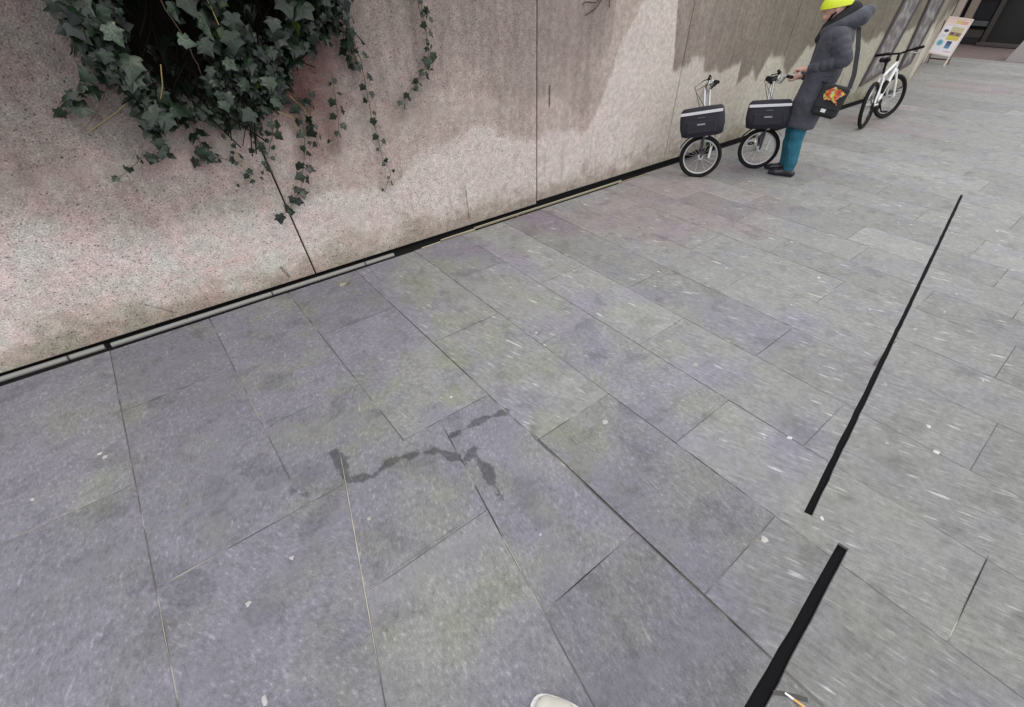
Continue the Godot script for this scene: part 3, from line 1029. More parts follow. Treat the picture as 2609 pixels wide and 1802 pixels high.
func wall_panel(st: SurfaceTool, poly: PackedVector2Array, depth: float, bevel: float, shift := 0.0) -> void:
	# like prism, with the two sets of coordinates the wall material wants
	st.set_smooth_group(-1)
	if not Geometry2D.is_polygon_clockwise(poly): poly.reverse()
	var inner := inset(poly, bevel)
	var v := func(p: Vector2, z: float):
		st.set_uv(Vector2(p.x, -p.y) / 2.4 + Vector2(z, z))
		st.set_uv2(Vector2((p.x + shift + 2.4) / 19.4, 1.0 - p.y / 2.9))
		st.add_vertex(Vector3(p.x, p.y, z))
	var f := func(P: Array, out: Vector3):
		var a := Vector3(P[0][0].x, P[0][0].y, P[0][1])
		var b := Vector3(P[1][0].x, P[1][0].y, P[1][1])
		var c := Vector3(P[2][0].x, P[2][0].y, P[2][1])
		if (c - a).cross(b - a).dot(out) < 0.0: P.reverse()
		for i in range(1, P.size() - 1):
			v.call(P[0][0], P[0][1]); v.call(P[i][0], P[i][1]); v.call(P[i + 1][0], P[i + 1][1])
	f.call([[inner[0], 0.0], [inner[1], 0.0], [inner[2], 0.0], [inner[3], 0.0]], Vector3.BACK)
	for i in 4:
		var k := (i + 1) % 4
		var e := poly[k] - poly[i]
		var out := Vector3(-e.y, e.x, 0.0)
		f.call([[poly[i], -bevel], [poly[k], -bevel], [inner[k], 0.0], [inner[i], 0.0]], out + Vector3.BACK * out.length())
		f.call([[poly[i], -bevel], [poly[k], -bevel], [poly[k], -depth], [poly[i], -depth]], out)

func building() -> void:
	var t := thing("shop_building", "dark shop front beyond the wall's end with pale pillars", "building")
	var X := 25.6
	var dark := mat(Color(0.016, 0.015, 0.015), 0.7)
	var brown := mat(Color(0.045, 0.038, 0.034), 0.7)
	var tan_ := mat(Color(0.30, 0.24, 0.19), 0.8)
	var pink := mat(Color(0.62, 0.50, 0.45), 0.8)
	var b := begin()
	box(b, T(X + 4.3, 2.4, 1.0), Vector3(8.0, 4.8, 18.0))
	obj("back_wall", b, dark, t)
	var up := begin()
	box(up, T(X + 0.4, 3.7, 1.0), Vector3(1.2, 2.4, 18.4), 0.02)
	obj("upper_wall", up, mat(Color(0.20, 0.18, 0.165), 0.85), t)
	for p in [[-2.42, 0.21, pink], [-2.04, 0.23, tan_], [-4.4, 1.6, tan_], [3.6, 0.5, tan_], [7.4, 0.5, tan_]]:
		var s := begin()
		box(s, T(X + 0.05, 1.3, p[0]), Vector3(0.22, 2.6, p[1]), 0.01)
		obj("pillar", s, p[2], t)
	var win := begin()
	box(win, T(X + 0.12, 1.6, -1.66), Vector3(0.03, 1.75, 0.52))
	obj("window", win, mat(Color(0.012, 0.012, 0.020), 0.12), t)
	var sill := begin()
	box(sill, T(X + 0.06, 0.63, -1.66), Vector3(0.2, 0.15, 0.55), 0.01)
	obj("sill", sill, mat(Color(0.075, 0.08, 0.08), 0.6), t)
	var sh := begin()
	box(sh, T(X + 0.13, 0.50, -1.66), Vector3(0.1, 0.09, 0.52))
	obj("shadow_gap", sh, M.black, t)
	var pan := begin()
	box(pan, T(X + 0.11, 0.33, -1.66), Vector3(0.16, 0.24, 0.54), 0.01)
	obj("kick_panel", pan, mat(Color(0.055, 0.046, 0.038), 0.7), t)
	var pl := begin()
	box(pl, T(X + 0.12, 0.105, -1.66), Vector3(0.16, 0.20, 0.54))
	obj("plinth", pl, dark, t)
	for q in [[-1.27, 0.14], [0.55, 0.12]]:
		var dj := begin()
		box(dj, T(X + 0.04, 1.25, q[0]), Vector3(0.16, 2.5, q[1]), 0.01)
		obj("door_post", dj, brown, t)
	var st := begin()
	box(st, T(X - 0.12, 0.06, -0.4), Vector3(0.5, 0.10, 1.9), 0.01)
	obj("doorstep", st, mat(Color(0.07, 0.055, 0.052), 0.8), t)
	var rd := begin()
	box(rd, T(X + 0.08, 0.55, -0.12), Vector3(0.05, 0.5, 0.08), 0.01)
	obj("red_fitting", rd, mat(Color(0.20, 0.02, 0.02), 0.5), t)
	# pale footing block
	var bs := begin()
	bs.set_smooth_group(-1)
	var lo := [Vector3(21.5, 0, 0.30), Vector3(22.5, 0, 0.30), Vector3(22.5, 0, 1.3), Vector3(21.5, 0, 1.3)]
	var hi := [Vector3(21.62, 0.55, 0.45), Vector3(22.38, 0.55, 0.45), Vector3(22.38, 0.55, 1.15), Vector3(21.62, 0.55, 1.15)]
	var c := Vector3(22, 0.2, 0.8)
	for i in 4:
		var k := (i + 1) % 4
		quad(bs, lo[i], lo[k], hi[k], hi[i], (lo[i] + lo[k] + hi[k] + hi[i]) * 0.25 - c)
	quad(bs, hi[0], hi[1], hi[2], hi[3], Vector3.UP)
	var o := obj("footing_block", bs, mat(Color(0.34, 0.31, 0.30), 0.85))
	tag(o, "pale concrete footing block on the far forecourt at the right edge", "concrete block")

# ------------------------------------------------------------------ ivy
func leaf_mesh(v: int) -> ArrayMesh:
	var r := RandomNumberGenerator.new()
	r.seed = 900 + v
	var st := begin()
	st.set_smooth_group(0)
	var half := [Vector2(0, 0.07), Vector2(0.16, 0.17), Vector2(0.36, 0.12), Vector2(0.48, 0.04), Vector2(0.40, -0.12), Vector2(0.47, -0.22), Vector2(0.62, -0.36), Vector2(0.42, -0.46), Vector2(0.31, -0.56), Vector2(0.15, -0.80), Vector2(0, -1.0)]
	var slim: float = [1.0, 0.85, 1.1, 0.92][v]
	var c := Vector3(0, -0.30, 0.07)
	for s in [-1.0, 1.0]:
		var pts := []
		for p in half:
			var q: Vector2 = p
			q.x *= s * slim * r.randf_range(0.9, 1.1)
			if p.x > 0.0: q.y += r.randf_range(-0.04, 0.04)
			var z := 0.05 - 0.22 * q.length_squared() * r.randf_range(0.4, 1.9) + (0.05 if p.x == 0.0 else 0.0)
			pts.append(Vector3(q.x, q.y, z))
		for i in pts.size() - 1:
			var uv := func(w: Vector3): return Vector2(w.x / 1.4 + 0.5, (0.25 - w.y) / 1.4)
			tri(st, c, pts[i], pts[i + 1], Vector3.BACK, uv.call(c), uv.call(pts[i]), uv.call(pts[i + 1]))
	return done(st)

func leaf_xf(p: Vector3, size: float, droop: float, side: float, roll: float) -> Transform3D:
	# blade faces +z, tip down; droop tips the blade up to the sky, side turns it, roll swings the tip
	var b := Basis(Vector3.UP, side) * Basis(Vector3.RIGHT, -droop) * Basis(Vector3.BACK, roll)
	return Transform3D(b.scaled(Vector3.ONE * size), p)

func in_poly(x: float, y: float, P: PackedVector2Array) -> bool:
	return Geometry2D.is_point_in_polygon(Vector2(x, y), P)

func ivy() -> void:
	var lt := leaf_texture()
	var mats := []
	for c in [Color(0.026, 0.050, 0.028), Color(0.056, 0.090, 0.058), Color(0.013, 0.027, 0.015), Color(0.12, 0.18, 0.030), Color(0.15, 0.19, 0.15)]:  # leaf greens; darkest and palest carry shade and highlights in their colour
		var m := mat(c, 0.38)
		m.albedo_texture = lt
		m.backlight_enabled = true
		m.backlight = Color(0.06, 0.09, 0.03)
		mats.append(m)
	var stem_m := mat(Color(0.15, 0.105, 0.065), 0.85)
	var stem_y := mat(Color(0.34, 0.27, 0.11), 0.8)
	var meshes := []
	for v in 4: meshes.append(leaf_mesh(v))
	var root := thing("ivy", "dark green ivy hanging in a thick mass over the concrete wall", "ivy plant")
	var mass := PackedVector2Array([Vector2(-0.1, 2.75), Vector2(0.0, 1.95), Vector2(0.02, 1.78), Vector2(0.04, 1.62), Vector2(0.10, 1.55), Vector2(0.14, 1.42), Vector2(0.17, 1.26), Vector2(0.33, 1.30), Vector2(0.42, 1.36), Vector2(0.51, 1.27), Vector2(0.70, 1.25), Vector2(0.90, 1.33), Vector2(1.02, 1.46), Vector2(1.12, 1.6), Vector2(1.30, 1.68), Vector2(1.45, 1.80), Vector2(1.56, 1.95), Vector2(1.75, 2.75)])
	# bare stems, and a near-black sheet for the shade behind the leaves
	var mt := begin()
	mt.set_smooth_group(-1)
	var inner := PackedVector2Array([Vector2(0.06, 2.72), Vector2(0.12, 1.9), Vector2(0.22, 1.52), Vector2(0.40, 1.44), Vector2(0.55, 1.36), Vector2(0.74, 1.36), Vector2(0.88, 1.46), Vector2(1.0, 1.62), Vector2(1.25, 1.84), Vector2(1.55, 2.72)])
	# lumpy sheet; its black is painted shade between the leaf curtains
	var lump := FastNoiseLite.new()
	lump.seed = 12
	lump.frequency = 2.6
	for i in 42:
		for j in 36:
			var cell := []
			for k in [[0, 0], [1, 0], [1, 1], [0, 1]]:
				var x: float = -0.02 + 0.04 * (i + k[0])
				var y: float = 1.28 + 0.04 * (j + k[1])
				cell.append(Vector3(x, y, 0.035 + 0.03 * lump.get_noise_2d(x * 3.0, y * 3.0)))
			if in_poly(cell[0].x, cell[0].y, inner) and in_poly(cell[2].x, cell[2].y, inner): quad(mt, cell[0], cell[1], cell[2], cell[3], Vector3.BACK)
	for q in 900:
		var x := rng.randf_range(0.0, 1.6)
		var y := rng.randf_range(1.3, 2.68)
		if not in_poly(x, y, inner): continue
		var a := Vector3(x, y, rng.randf_range(0.01, 0.16))
		var d := Vector3(rng.randfn(0, 0.10), -absf(rng.randfn(0.12, 0.12)), rng.randfn(0, 0.05))
		var b := a + d
		b.z = maxf(b.z, 0.008)
		tube(mt, [a, (a + b) * 0.5 + Vector3(rng.randfn(0, 0.02), 0, 0.01), b], rng.randf_range(0.002, 0.006), 4, false)
	var stem_shade := mat(Color(0.012, 0.010, 0.008), 0.95, 0.0, 0.1)  # near-black colour stands in for deep shade among the stems
	put("stem_mat", done(mt), stem_shade, root).set_meta("kind", "stuff")
	var xf_in := []
	# inner leaves, dense towards the wall's top
	for q in 9000:
		if xf_in.size() > 1500: break
		var y := rng.randf_range(1.2, 2.72)
		var x := rng.randf_range(-0.15, 1.75)
		if not in_poly(x, y, mass): continue
		# the hollow that shows black between the curtains
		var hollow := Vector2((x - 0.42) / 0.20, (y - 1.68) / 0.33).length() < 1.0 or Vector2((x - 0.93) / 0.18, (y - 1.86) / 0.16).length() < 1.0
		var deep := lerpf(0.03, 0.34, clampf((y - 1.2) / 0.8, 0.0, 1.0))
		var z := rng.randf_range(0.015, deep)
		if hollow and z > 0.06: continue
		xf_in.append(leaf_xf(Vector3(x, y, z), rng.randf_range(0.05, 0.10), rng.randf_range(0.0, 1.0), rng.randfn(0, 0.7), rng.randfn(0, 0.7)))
	# unseen roof of leaves over the coping, added to keep light off the inside
	for q in 900:
		var x := rng.randf_range(-0.1, 1.7)
		xf_in.append(leaf_xf(Vector3(x, rng.randf_range(2.1, 2.82), rng.randf_range(-0.25, 0.50)), rng.randf_range(0.07, 0.12), rng.randf_range(0.3, 1.4), rng.randfn(0, 0.7), rng.randfn(0, 0.8)))
	var mm := MultiMesh.new()
	mm.transform_format = MultiMesh.TRANSFORM_3D
	mm.mesh = meshes[0]
	mm.instance_count = xf_in.size()
	for i in xf_in.size(): mm.set_instance_transform(i, xf_in[i])
	var mi := MultiMeshInstance3D.new()
	mi.name = "inner_leaves"
	mi.multimesh = mm
	mi.material_override = mats[2]  # darkest green, shade of the inner layer put into its colour
	mi.set_meta("kind", "stuff")
	root.add_child(mi)
	var leaves := []
	# big leaves in front, where the photograph shows them
	var big := [[0.17, 1.82, 0.11], [0.10, 1.86, 0.08], [0.17, 1.75, 0.09], [0.55, 1.86, 0.11], [0.60, 1.77, 0.12], [0.76, 1.77, 0.10], [0.72, 1.69, 0.10], [1.06, 1.84, 0.11], [1.18, 1.80, 0.12], [0.21, 1.60, 0.11], [0.20, 1.53, 0.10], [0.19, 1.35, 0.10], [0.26, 1.33, 0.10], [0.56, 1.67, 0.08], [0.48, 1.84, 0.08], [0.46, 1.69, 0.08], [0.86, 1.46, 0.08], [0.78, 1.56, 0.08], [0.97, 1.76, 0.07], [0.66, 1.57, 0.07], [0.70, 1.47, 0.07], [0.92, 1.62, 0.07], [0.60, 1.42, 0.06], [0.56, 1.56, 0.05], [0.55, 1.50, 0.05], [0.56, 1.44, 0.05], [0.57, 1.38, 0.06], [0.84, 1.36, 0.07], [0.12, 1.66, 0.06], [0.30, 1.36, 0.09], [0.64, 1.33, 0.07], [0.70, 1.30, 0.08]]
	for b in big:
		leaves.append([Vector3(b[0], b[1] + b[2] * 0.5, rng.randf_range(0.26, 0.34)), b[2] * 1.05, rng.randf_range(0.15, 0.75), rng.randfn(0, 0.45), rng.randfn(0, 0.5), [1, 0, 4, 0][rng.randi() % 4]])
	var tries := 0
	while leaves.size() < 520 and tries < 20000:
		tries += 1
		var y := 1.22 + absf(rng.randfn(0, 0.42))
		var x := rng.randf_range(-0.08, 1.6)
		if y > 2.05 or not in_poly(x, y, mass): continue
		if Vector2((x - 0.42) / 0.18, (y - 1.68) / 0.31).length() < 1.0: continue
		if Vector2((x - 0.93) / 0.15, (y - 1.86) / 0.13).length() < 1.0: continue
		leaves.append([Vector3(x, y, lerpf(0.05, 0.30, clampf((y - 1.2) / 0.7, 0.0, 1.0)) * rng.randf_range(0.6, 1.1)), lerpf(0.032, 0.095, pow(rng.randf(), 1.8)), rng.randf_range(-0.2, 0.9), rng.randfn(0, 0.75), rng.randfn(0, 0.75), [0, 2, 1, 2, 2, 3 if rng.randf() < 0.35 else 0][rng.randi() % 6]])
	# trailing strands: path on the wall, leaf size at start and end, leaves, kind of leaf
	var strands := [
		[[Vector2(0.07, 1.98), Vector2(0.06, 1.75), Vector2(0.03, 1.56), Vector2(-0.10, 1.47), Vector2(-0.19, 1.40)], 0.07, 0.06, 15, 0, 0.10],
		[[Vector2(0.04, 1.50), Vector2(0.0, 1.44), Vector2(-0.08, 1.36), Vector2(-0.16, 1.31)], 0.0, 0.0, 0, 0, 0.05],
		[[Vector2(0.16, 1.64), Vector2(0.14, 1.42), Vector2(0.20, 1.27), Vector2(0.18, 1.13), Vector2(0.06, 1.13), Vector2(-0.09, 1.04)], 0.075, 0.035, 17, 0, 0.10],
		[[Vector2(0.38, 1.33), Vector2(0.39, 1.12), Vector2(0.35, 1.03)], 0.05, 0.075, 6, 2, 0.05],
		[[Vector2(0.35, 1.08), Vector2(0.44, 1.06), Vector2(0.52, 1.02)], 0.04, 0.04, 4, 2, 0.03],
		[[Vector2(0.54, 1.25), Vector2(0.56, 1.06), Vector2(0.60, 0.93), Vector2(0.66, 0.87), Vector2(0.51, 0.86)], 0.05, 0.02, 9, 3, 0.05],
		[[Vector2(0.89, 1.36), Vector2(0.84, 1.17), Vector2(0.80, 1.08), Vector2(0.76, 1.0), Vector2(0.70, 0.89)], 0.06, 0.035, 11, 0, 0.07],
		[[Vector2(1.05, 1.36), Vector2(1.06, 1.14), Vector2(0.99, 0.91), Vector2(0.93, 0.76), Vector2(0.82, 0.62), Vector2(0.71, 0.57)], 0.05, 0.05, 15, 2, 0.04],
		[[Vector2(1.16, 1.38), Vector2(1.12, 1.15), Vector2(1.14, 1.01)], 0.04, 0.055, 6, 2, 0.04],
		[[Vector2(1.35, 1.46), Vector2(1.32, 1.17), Vector2(1.31, 1.09), Vector2(1.21, 1.01)], 0.04, 0.045, 8, 0, 0.03],
		[[Vector2(1.33, 1.95), Vector2(1.43, 1.74), Vector2(1.49, 1.61), Vector2(1.52, 1.47)], 0.085, 0.05, 14, 0, 0.12],
		[[Vector2(1.52, 1.80), Vector2(1.57, 1.51), Vector2(1.58, 1.36), Vector2(1.58, 1.17), Vector2(1.61, 1.0), Vector2(1.61, 0.82), Vector2(1.67, 0.71), Vector2(1.59, 0.56)], 0.055, 0.03, 17, 2, 0.05],
		[[Vector2(2.06, 2.7), Vector2(2.09, 1.95), Vector2(2.12, 1.71), Vector2(2.13, 1.51), Vector2(2.07, 1.39), Vector2(1.95, 1.29), Vector2(1.83, 1.18)], 0.07, 0.035, 34, 0, 0.07],
		[[Vector2(2.03, 2.6), Vector2(2.07, 1.95), Vector2(2.14, 1.62), Vector2(2.17, 1.40)], 0.065, 0.03, 12, 0, 0.05],
		[[Vector2(0.76, 1.28), Vector2(0.74, 1.15), Vector2(0.69, 1.04)], 0.05, 0.04, 6, 2, 0.05],
		[[Vector2(1.02, 1.36), Vector2(1.10, 1.25), Vector2(1.11, 1.12)], 0.0, 0.0, 0, 3, 0.05],
		[[Vector2(0.42, 2.0), Vector2(0.5, 1.75), Vector2(0.53, 1.55), Vector2(0.55, 1.36)], 0.0, 0.0, 0, 0, 0.26],
	]
	for s in strands:
		var cv := Curve3D.new()
		var n: int = s[0].size()
		for i in n:
			var p: Vector2 = s[0][i]
			var prev: Vector2 = s[0][maxi(0, i - 1)]
			var nxt: Vector2 = s[0][mini(n - 1, i + 1)]
			var tg := Vector3(nxt.x - prev.x, nxt.y - prev.y, 0) * 0.16
			var z: float = lerpf(s[5], 0.02, float(i) / (n - 1)) + 0.006 + rng.randf() * 0.02
			cv.add_point(Vector3(p.x, p.y, z), -tg, tg)
		var pts := []
		var len_ := cv.get_baked_length()
		var steps := maxi(5, int(len_ / 0.04))
		var rad := []
		for i in steps + 1:
			var t := float(i) / steps
			pts.append(cv.sample_baked(len_ * t) + Vector3(rng.randfn(0, 0.003), 0, 0))
			rad.append(lerpf(0.0040, 0.0018, t))
		var st := begin()
		tube(st, pts, rad, 5)
		var cnt: int = int(s[3] * 1.35)
		for i in cnt:
			var t := (i + rng.randf_range(0.3, 0.9)) / cnt
			var p := cv.sample_baked(len_ * t)
			var side := 1.0 if i % 2 == 0 else -1.0
			var size: float = lerpf(s[1], s[2], t) * rng.randf_range(0.65, 1.5)
			var lp := p + Vector3(side * rng.randf_range(0.008, 0.03), rng.randf_range(0.0, 0.02), rng.randf_range(0.012, 0.04))
			tube(st, [p, (p + lp) * 0.5 + Vector3(0, 0.006, 0), lp], 0.0012, 4, false)
			var kind: int = s[4]
			if rng.randf() < 0.3: kind = [0, 1, 2, 3][rng.randi() % 4] if kind != 2 else 0
			leaves.append([lp, size, rng.randf_range(-0.3, 1.0), side * rng.randf_range(-0.2, 1.2), side * rng.randf_range(-0.2, 1.3), kind])
		obj("stem", st, stem_y if s[4] == 3 else stem_m, root)
	# leaf stalks of the front leaves are drawn into one stem mesh each
	leaves = leaves.slice(0, 1200)
	var count := 0
	leaves.sort_custom(func(a, b): return a[1] > b[1])
	var extra := begin()
	for l in leaves:
		var xf := leaf_xf(l[0], l[1], l[2], l[3], l[4])
		if count < 296:
			var o := put("leaf", meshes[count % 4], mats[l[5]], root)
			o.transform = xf
		else:
			extra.append_from(meshes[count % 4], 0, xf)
		count += 1
	if count > 296:
		var ex := put("small_leaves", extra.commit(), mats[0], root)
		ex.set_meta("kind", "stuff")
	# pale hanging roots and dead twigs
	for q in [[Vector3(0.33, 1.62, 0.3), Vector3(0.30, 1.52, 0.28), Vector3(0.27, 1.45, 0.22)], [Vector3(0.88, 1.30, 0.2), Vector3(0.98, 1.24, 0.12), Vector3(1.02, 1.10, 0.05), Vector3(1.03, 1.02, 0.03)], [Vector3(0.17, 1.46, 0.05), Vector3(0.05, 1.38, 0.02), Vector3(-0.14, 1.29, 0.012)], [Vector3(0.46, 1.16, 0.06), Vector3(0.42, 1.11, 0.02), Vector3(0.38, 1.07, 0.02)], [Vector3(0.66, 1.92, 0.3), Vector3(0.67, 1.84, 0.31), Vector3(0.68, 1.78, 0.3)]]:
		var st := begin()
		tube(st, q, 0.0028, 5)
		obj("stem", st, stem_y, root)
	# a separate dry twig at the top of the wall
	var tw := thing("dry_twig", "small bare dry twig on the wall between the joints, at the top", "twig")
	for q in [[Vector3(4.10, 2.62, -0.02), Vector3(4.11, 2.6, 0.02), Vector3(4.10, 1.95, 0.02), Vector3(4.07, 1.81, 0.02), Vector3(4.0, 1.745, 0.02), Vector3(3.88, 1.70, 0.015)], [Vector3(4.09, 1.86, 0.02), Vector3(4.0, 1.79, 0.02), Vector3(3.86, 1.80, 0.015), Vector3(3.83, 1.78, 0.012)], [Vector3(4.10, 1.9, 0.02), Vector3(4.18, 1.80, 0.02), Vector3(4.2, 1.75, 0.012)]]:
		var st := begin()
		tube(st, q, 0.0045, 5)
		obj("stem", st, mat(Color(0.05, 0.035, 0.028), 0.9), tw)

# ------------------------------------------------------------------ bicycles
func wheel(parent: Node, called: String, xf: Transform3D, R: float, tr: float, spokes: int, tyre_m: Material, rim_m: Material) -> MeshInstance3D:
	var st := begin()
	torus(st, xf, R - tr, tr, 40, 10)
	var w := put(called, done(st), tyre_m, parent)
	var r := begin()
	torus(r, xf, R - tr * 2.0 - 0.006, 0.010, 40, 8, 1.1)
	put("rim", done(r), rim_m, w)
	var h := begin()
	tube(h, [xf * Vector3(0, 0, -0.045), xf * Vector3(0, 0, 0.045)], 0.017, 10)
	tube(h, [xf * Vector3(0, 0, 0.028), xf * Vector3(0, 0, 0.034)], 0.028, 12)
	tube(h, [xf * Vector3(0, 0, -0.034), xf * Vector3(0, 0, -0.028)], 0.028, 12)
	put("hub", done(h), M.steel, w)
	var s := begin()
	for i in spokes:
		var a := TAU * i / spokes
		var z := 0.03 if i % 2 == 0 else -0.03
		var a2 := a + (0.35 if (i / 2) % 2 == 0 else -0.35)
		tube(s, [xf * Vector3(cos(a2) * 0.024, sin(a2) * 0.024, z), xf * Vector3(cos(a) * (R - 2 * tr - 0.008), sin(a) * (R - 2 * tr - 0.008), 0)], 0.0016, 4, false)
	var sp := put("spokes", done(s), M.steel, w)
	sp.set_meta("kind", "stuff")
	return w

func folding_bike(called: String, label: String, group: String) -> Node3D:
	var t := thing(called, label, "bicycle", Vector3.ZERO, 0.0, group)
	var frame_m := mat(Color(0.035, 0.034, 0.05), 0.35)
	var steer := Transform3D(Basis(Vector3.UP, deg_to_rad(-77)), Vector3(-0.03, 0, 0))
	var S := func(x: float, y: float, z := 0.0) -> Vector3: return steer * Vector3(x, y, z)
	# front wheel, steered hard over
	var fw := wheel(t, "front_wheel", steer * T(0.03, 0.25, 0), 0.25, 0.024, 20, M.tyre, M.rim)
	var rf := begin()
	box(rf, steer * Transform3D(Basis(Vector3.BACK, 0.25), Vector3(-0.085, 0.285, 0.016)), Vector3(0.026, 0.135, 0.006), 0.002)
	put("reflector", done(rf), mat(Color(0.75, 0.75, 0.73), 0.5), fw)
	wheel(t, "rear_wheel", T(-1.0, 0.25, 0), 0.25, 0.024, 20, M.tyre, M.rim)
	var fk := begin()
	for s in [-1.0, 1.0]:
		tube(fk, [S.call(0.03, 0.25, s * 0.052), S.call(0.012, 0.40, s * 0.05), S.call(-0.008, 0.525, s * 0.032)], [0.011, 0.015, 0.017], 8)
	tube(fk, [S.call(-0.008, 0.525, -0.04), S.call(-0.008, 0.525, 0.04)], 0.016, 8)
	obj("fork", fk, frame_m, t)
	var br := begin()
	box(br, steer * T(-0.03, 0.50, 0), Vector3(0.05, 0.05, 0.08), 0.01)
	tube(br, [S.call(0.0, 0.53, 0.05), S.call(0.03, 0.47, 0.045), S.call(0.035, 0.44, 0.02)], 0.008, 6)
	obj("brake", br, M.steel, t)
	var fm := begin()
	for i in 15:
		var a := deg_to_rad(10 + i * 10.0)
		var b := deg_to_rad(20 + i * 10.0)
		var p := func(an: float, z: float): return T(-1.0, 0.25, 0) * Vector3(cos(an) * 0.275, sin(an) * 0.275, z)
		quad(fm, p.call(a, -0.027), p.call(a, 0.027), p.call(b, 0.027), p.call(b, -0.027), Vector3(cos(a), sin(a), 0))
	obj("mudguard", fm, M.black, t)
	fm = begin()
	for i in 11:
		var a := deg_to_rad(30 + i * 11.0)
		var b := deg_to_rad(41 + i * 11.0)
		var p := func(an: float, z: float): return steer * Vector3(0.03 + cos(an) * 0.275, 0.25 + sin(an) * 0.275, z)
		quad(fm, p.call(a, -0.027), p.call(a, 0.027), p.call(b, 0.027), p.call(b, -0.027), Vector3.UP)
	obj("mudguard", fm, M.black, t)
	var fr := begin()
	tube(fr, [Vector3(-0.035, 0.54, 0), Vector3(-0.06, 0.69, 0)], 0.021, 10)
	tube(fr, [Vector3(-0.055, 0.60, 0), Vector3(-0.30, 0.46, 0), Vector3(-0.72, 0.36, 0)], 0.021, 10)
	tube(fr, [Vector3(-0.64, 0.27, 0), Vector3(-0.73, 0.52, 0)], 0.019, 10)
	for s in [-1.0, 1.0]:
		tube(fr, [Vector3(-0.64, 0.29, s * 0.03), Vector3(-1.0, 0.25, s * 0.06)], 0.010, 6)
		tube(fr, [Vector3(-0.72, 0.45, s * 0.02), Vector3(-1.0, 0.25, s * 0.06)], 0.009, 6)
	obj("frame", fr, frame_m, t)
	var sp := begin()
	tube(sp, [Vector3(-0.72, 0.50, 0), Vector3(-0.84, 0.86, 0)], 0.0155, 10)
	obj("seat_post", sp, M.steel, t)
	var sd := begin()
	nets(sd, [[Vector3(-0.72, 0.895, 0), Vector3(-0.86, 0.90, 0), 0.022, 0.032], [Vector3(-0.86, 0.90, 0), Vector3(-0.95, 0.91, 0.045), 0.032, 0.036], [Vector3(-0.86, 0.90, 0), Vector3(-0.95, 0.91, -0.045), 0.032, 0.036]], 0.012, 0.03)
	obj("saddle", sd, M.black, t)
	var stm := begin()
	tube(stm, [Vector3(-0.06, 0.68, 0), Vector3(-0.075, 0.80, 0), Vector3(-0.10, 1.00, 0)], [0.020, 0.018, 0.0155], 10)
	tube(stm, [Vector3(-0.07, 0.74, -0.03), Vector3(-0.07, 0.74, 0.03)], 0.012, 8)
	obj("stem", stm, M.steel, t)
	var hb := begin()
	var hs := steer * T(-0.05, 0, 0)
	tube(hb, [hs * Vector3(0.0, 1.00, -0.05), hs * Vector3(0.0, 1.0, 0.05)], 0.019, 10)
	tube(hb, [hs * Vector3(-0.05, 1.075, -0.27), hs * Vector3(-0.03, 1.07, -0.14), hs * Vector3(0, 1.0, -0.07), hs * Vector3(0, 1.0, 0.07), hs * Vector3(-0.03, 1.07, 0.14), hs * Vector3(-0.05, 1.075, 0.27)], 0.0115, 10)
	var bar := obj("handlebar", hb, M.steel, t)
	for s in [-1.0, 1.0]:
		var g := begin()
		tube(g, [hs * Vector3(-0.037, 1.072, s * 0.165), hs * Vector3(-0.052, 1.076, s * 0.285)], 0.0175, 10)
		obj("grip", g, M.black, bar)
		var lv := begin()
		tube(lv, [hs * Vector3(-0.025, 1.07, s * 0.13), hs * Vector3(0.03, 1.06, s * 0.16), hs * Vector3(0.035, 1.045, s * 0.24)], 0.006, 6)
		box(lv, hs * T(-0.02, 1.07, s * 0.13), Vector3(0.03, 0.035, 0.03), 0.008)
		obj("brake_lever", lv, M.steel if s < 0 else M.black, bar)
	var cb := begin()
	tube(cb, [hs * Vector3(0.03, 1.06, 0.15), hs * Vector3(0.14, 1.02, 0.08), Vector3(0.06, 0.80, 0.03), Vector3(-0.02, 0.62, 0.02)], 0.0032, 5, false)
	tube(cb, [hs * Vector3(0.03, 1.06, -0.15), hs * Vector3(0.15, 1.00, -0.06), Vector3(0.05, 0.78, -0.04), Vector3(-0.02, 0.60, -0.02)], 0.0032, 5, false)
	obj("cables", cb, M.black, t)
	var ck := begin()
	tube(ck, [Vector3(-0.64, 0.28, -0.06), Vector3(-0.64, 0.28, 0.06)], 0.018, 8)
	obj("crank_axle", ck, M.steel, t)
	for q in [[Vector3(-0.64, 0.28, 0.06), Vector3(-0.50, 0.20, 0.075)], [Vector3(-0.64, 0.28, -0.06), Vector3(-0.78, 0.36, -0.075)]]:
		ck = begin()
		tube(ck, q, 0.011, 6)
		obj("crank_arm", ck, M.steel, t)
	ck = begin()
	tube(ck, [Vector3(-0.64, 0.28, 0.045), Vector3(-0.64, 0.28, 0.050)], 0.085, 24)
	obj("chainring", ck, M.steel, t)
	for s in [[-0.5, 0.2, 0.12], [-0.78, 0.36, -0.12]]:
		var pd := begin()
		box(pd, T(s[0], s[1], s[2]), Vector3(0.09, 0.022, 0.075), 0.006)
		obj("pedal", pd, M.black, t)
	var lp := begin()
	tube(lp, [Vector3(0.0, 0.545, 0), Vector3(0.035, 0.545, 0)], [0.022, 0.03], 10)
	obj("front_lamp", lp, M.steel, t)
	return t

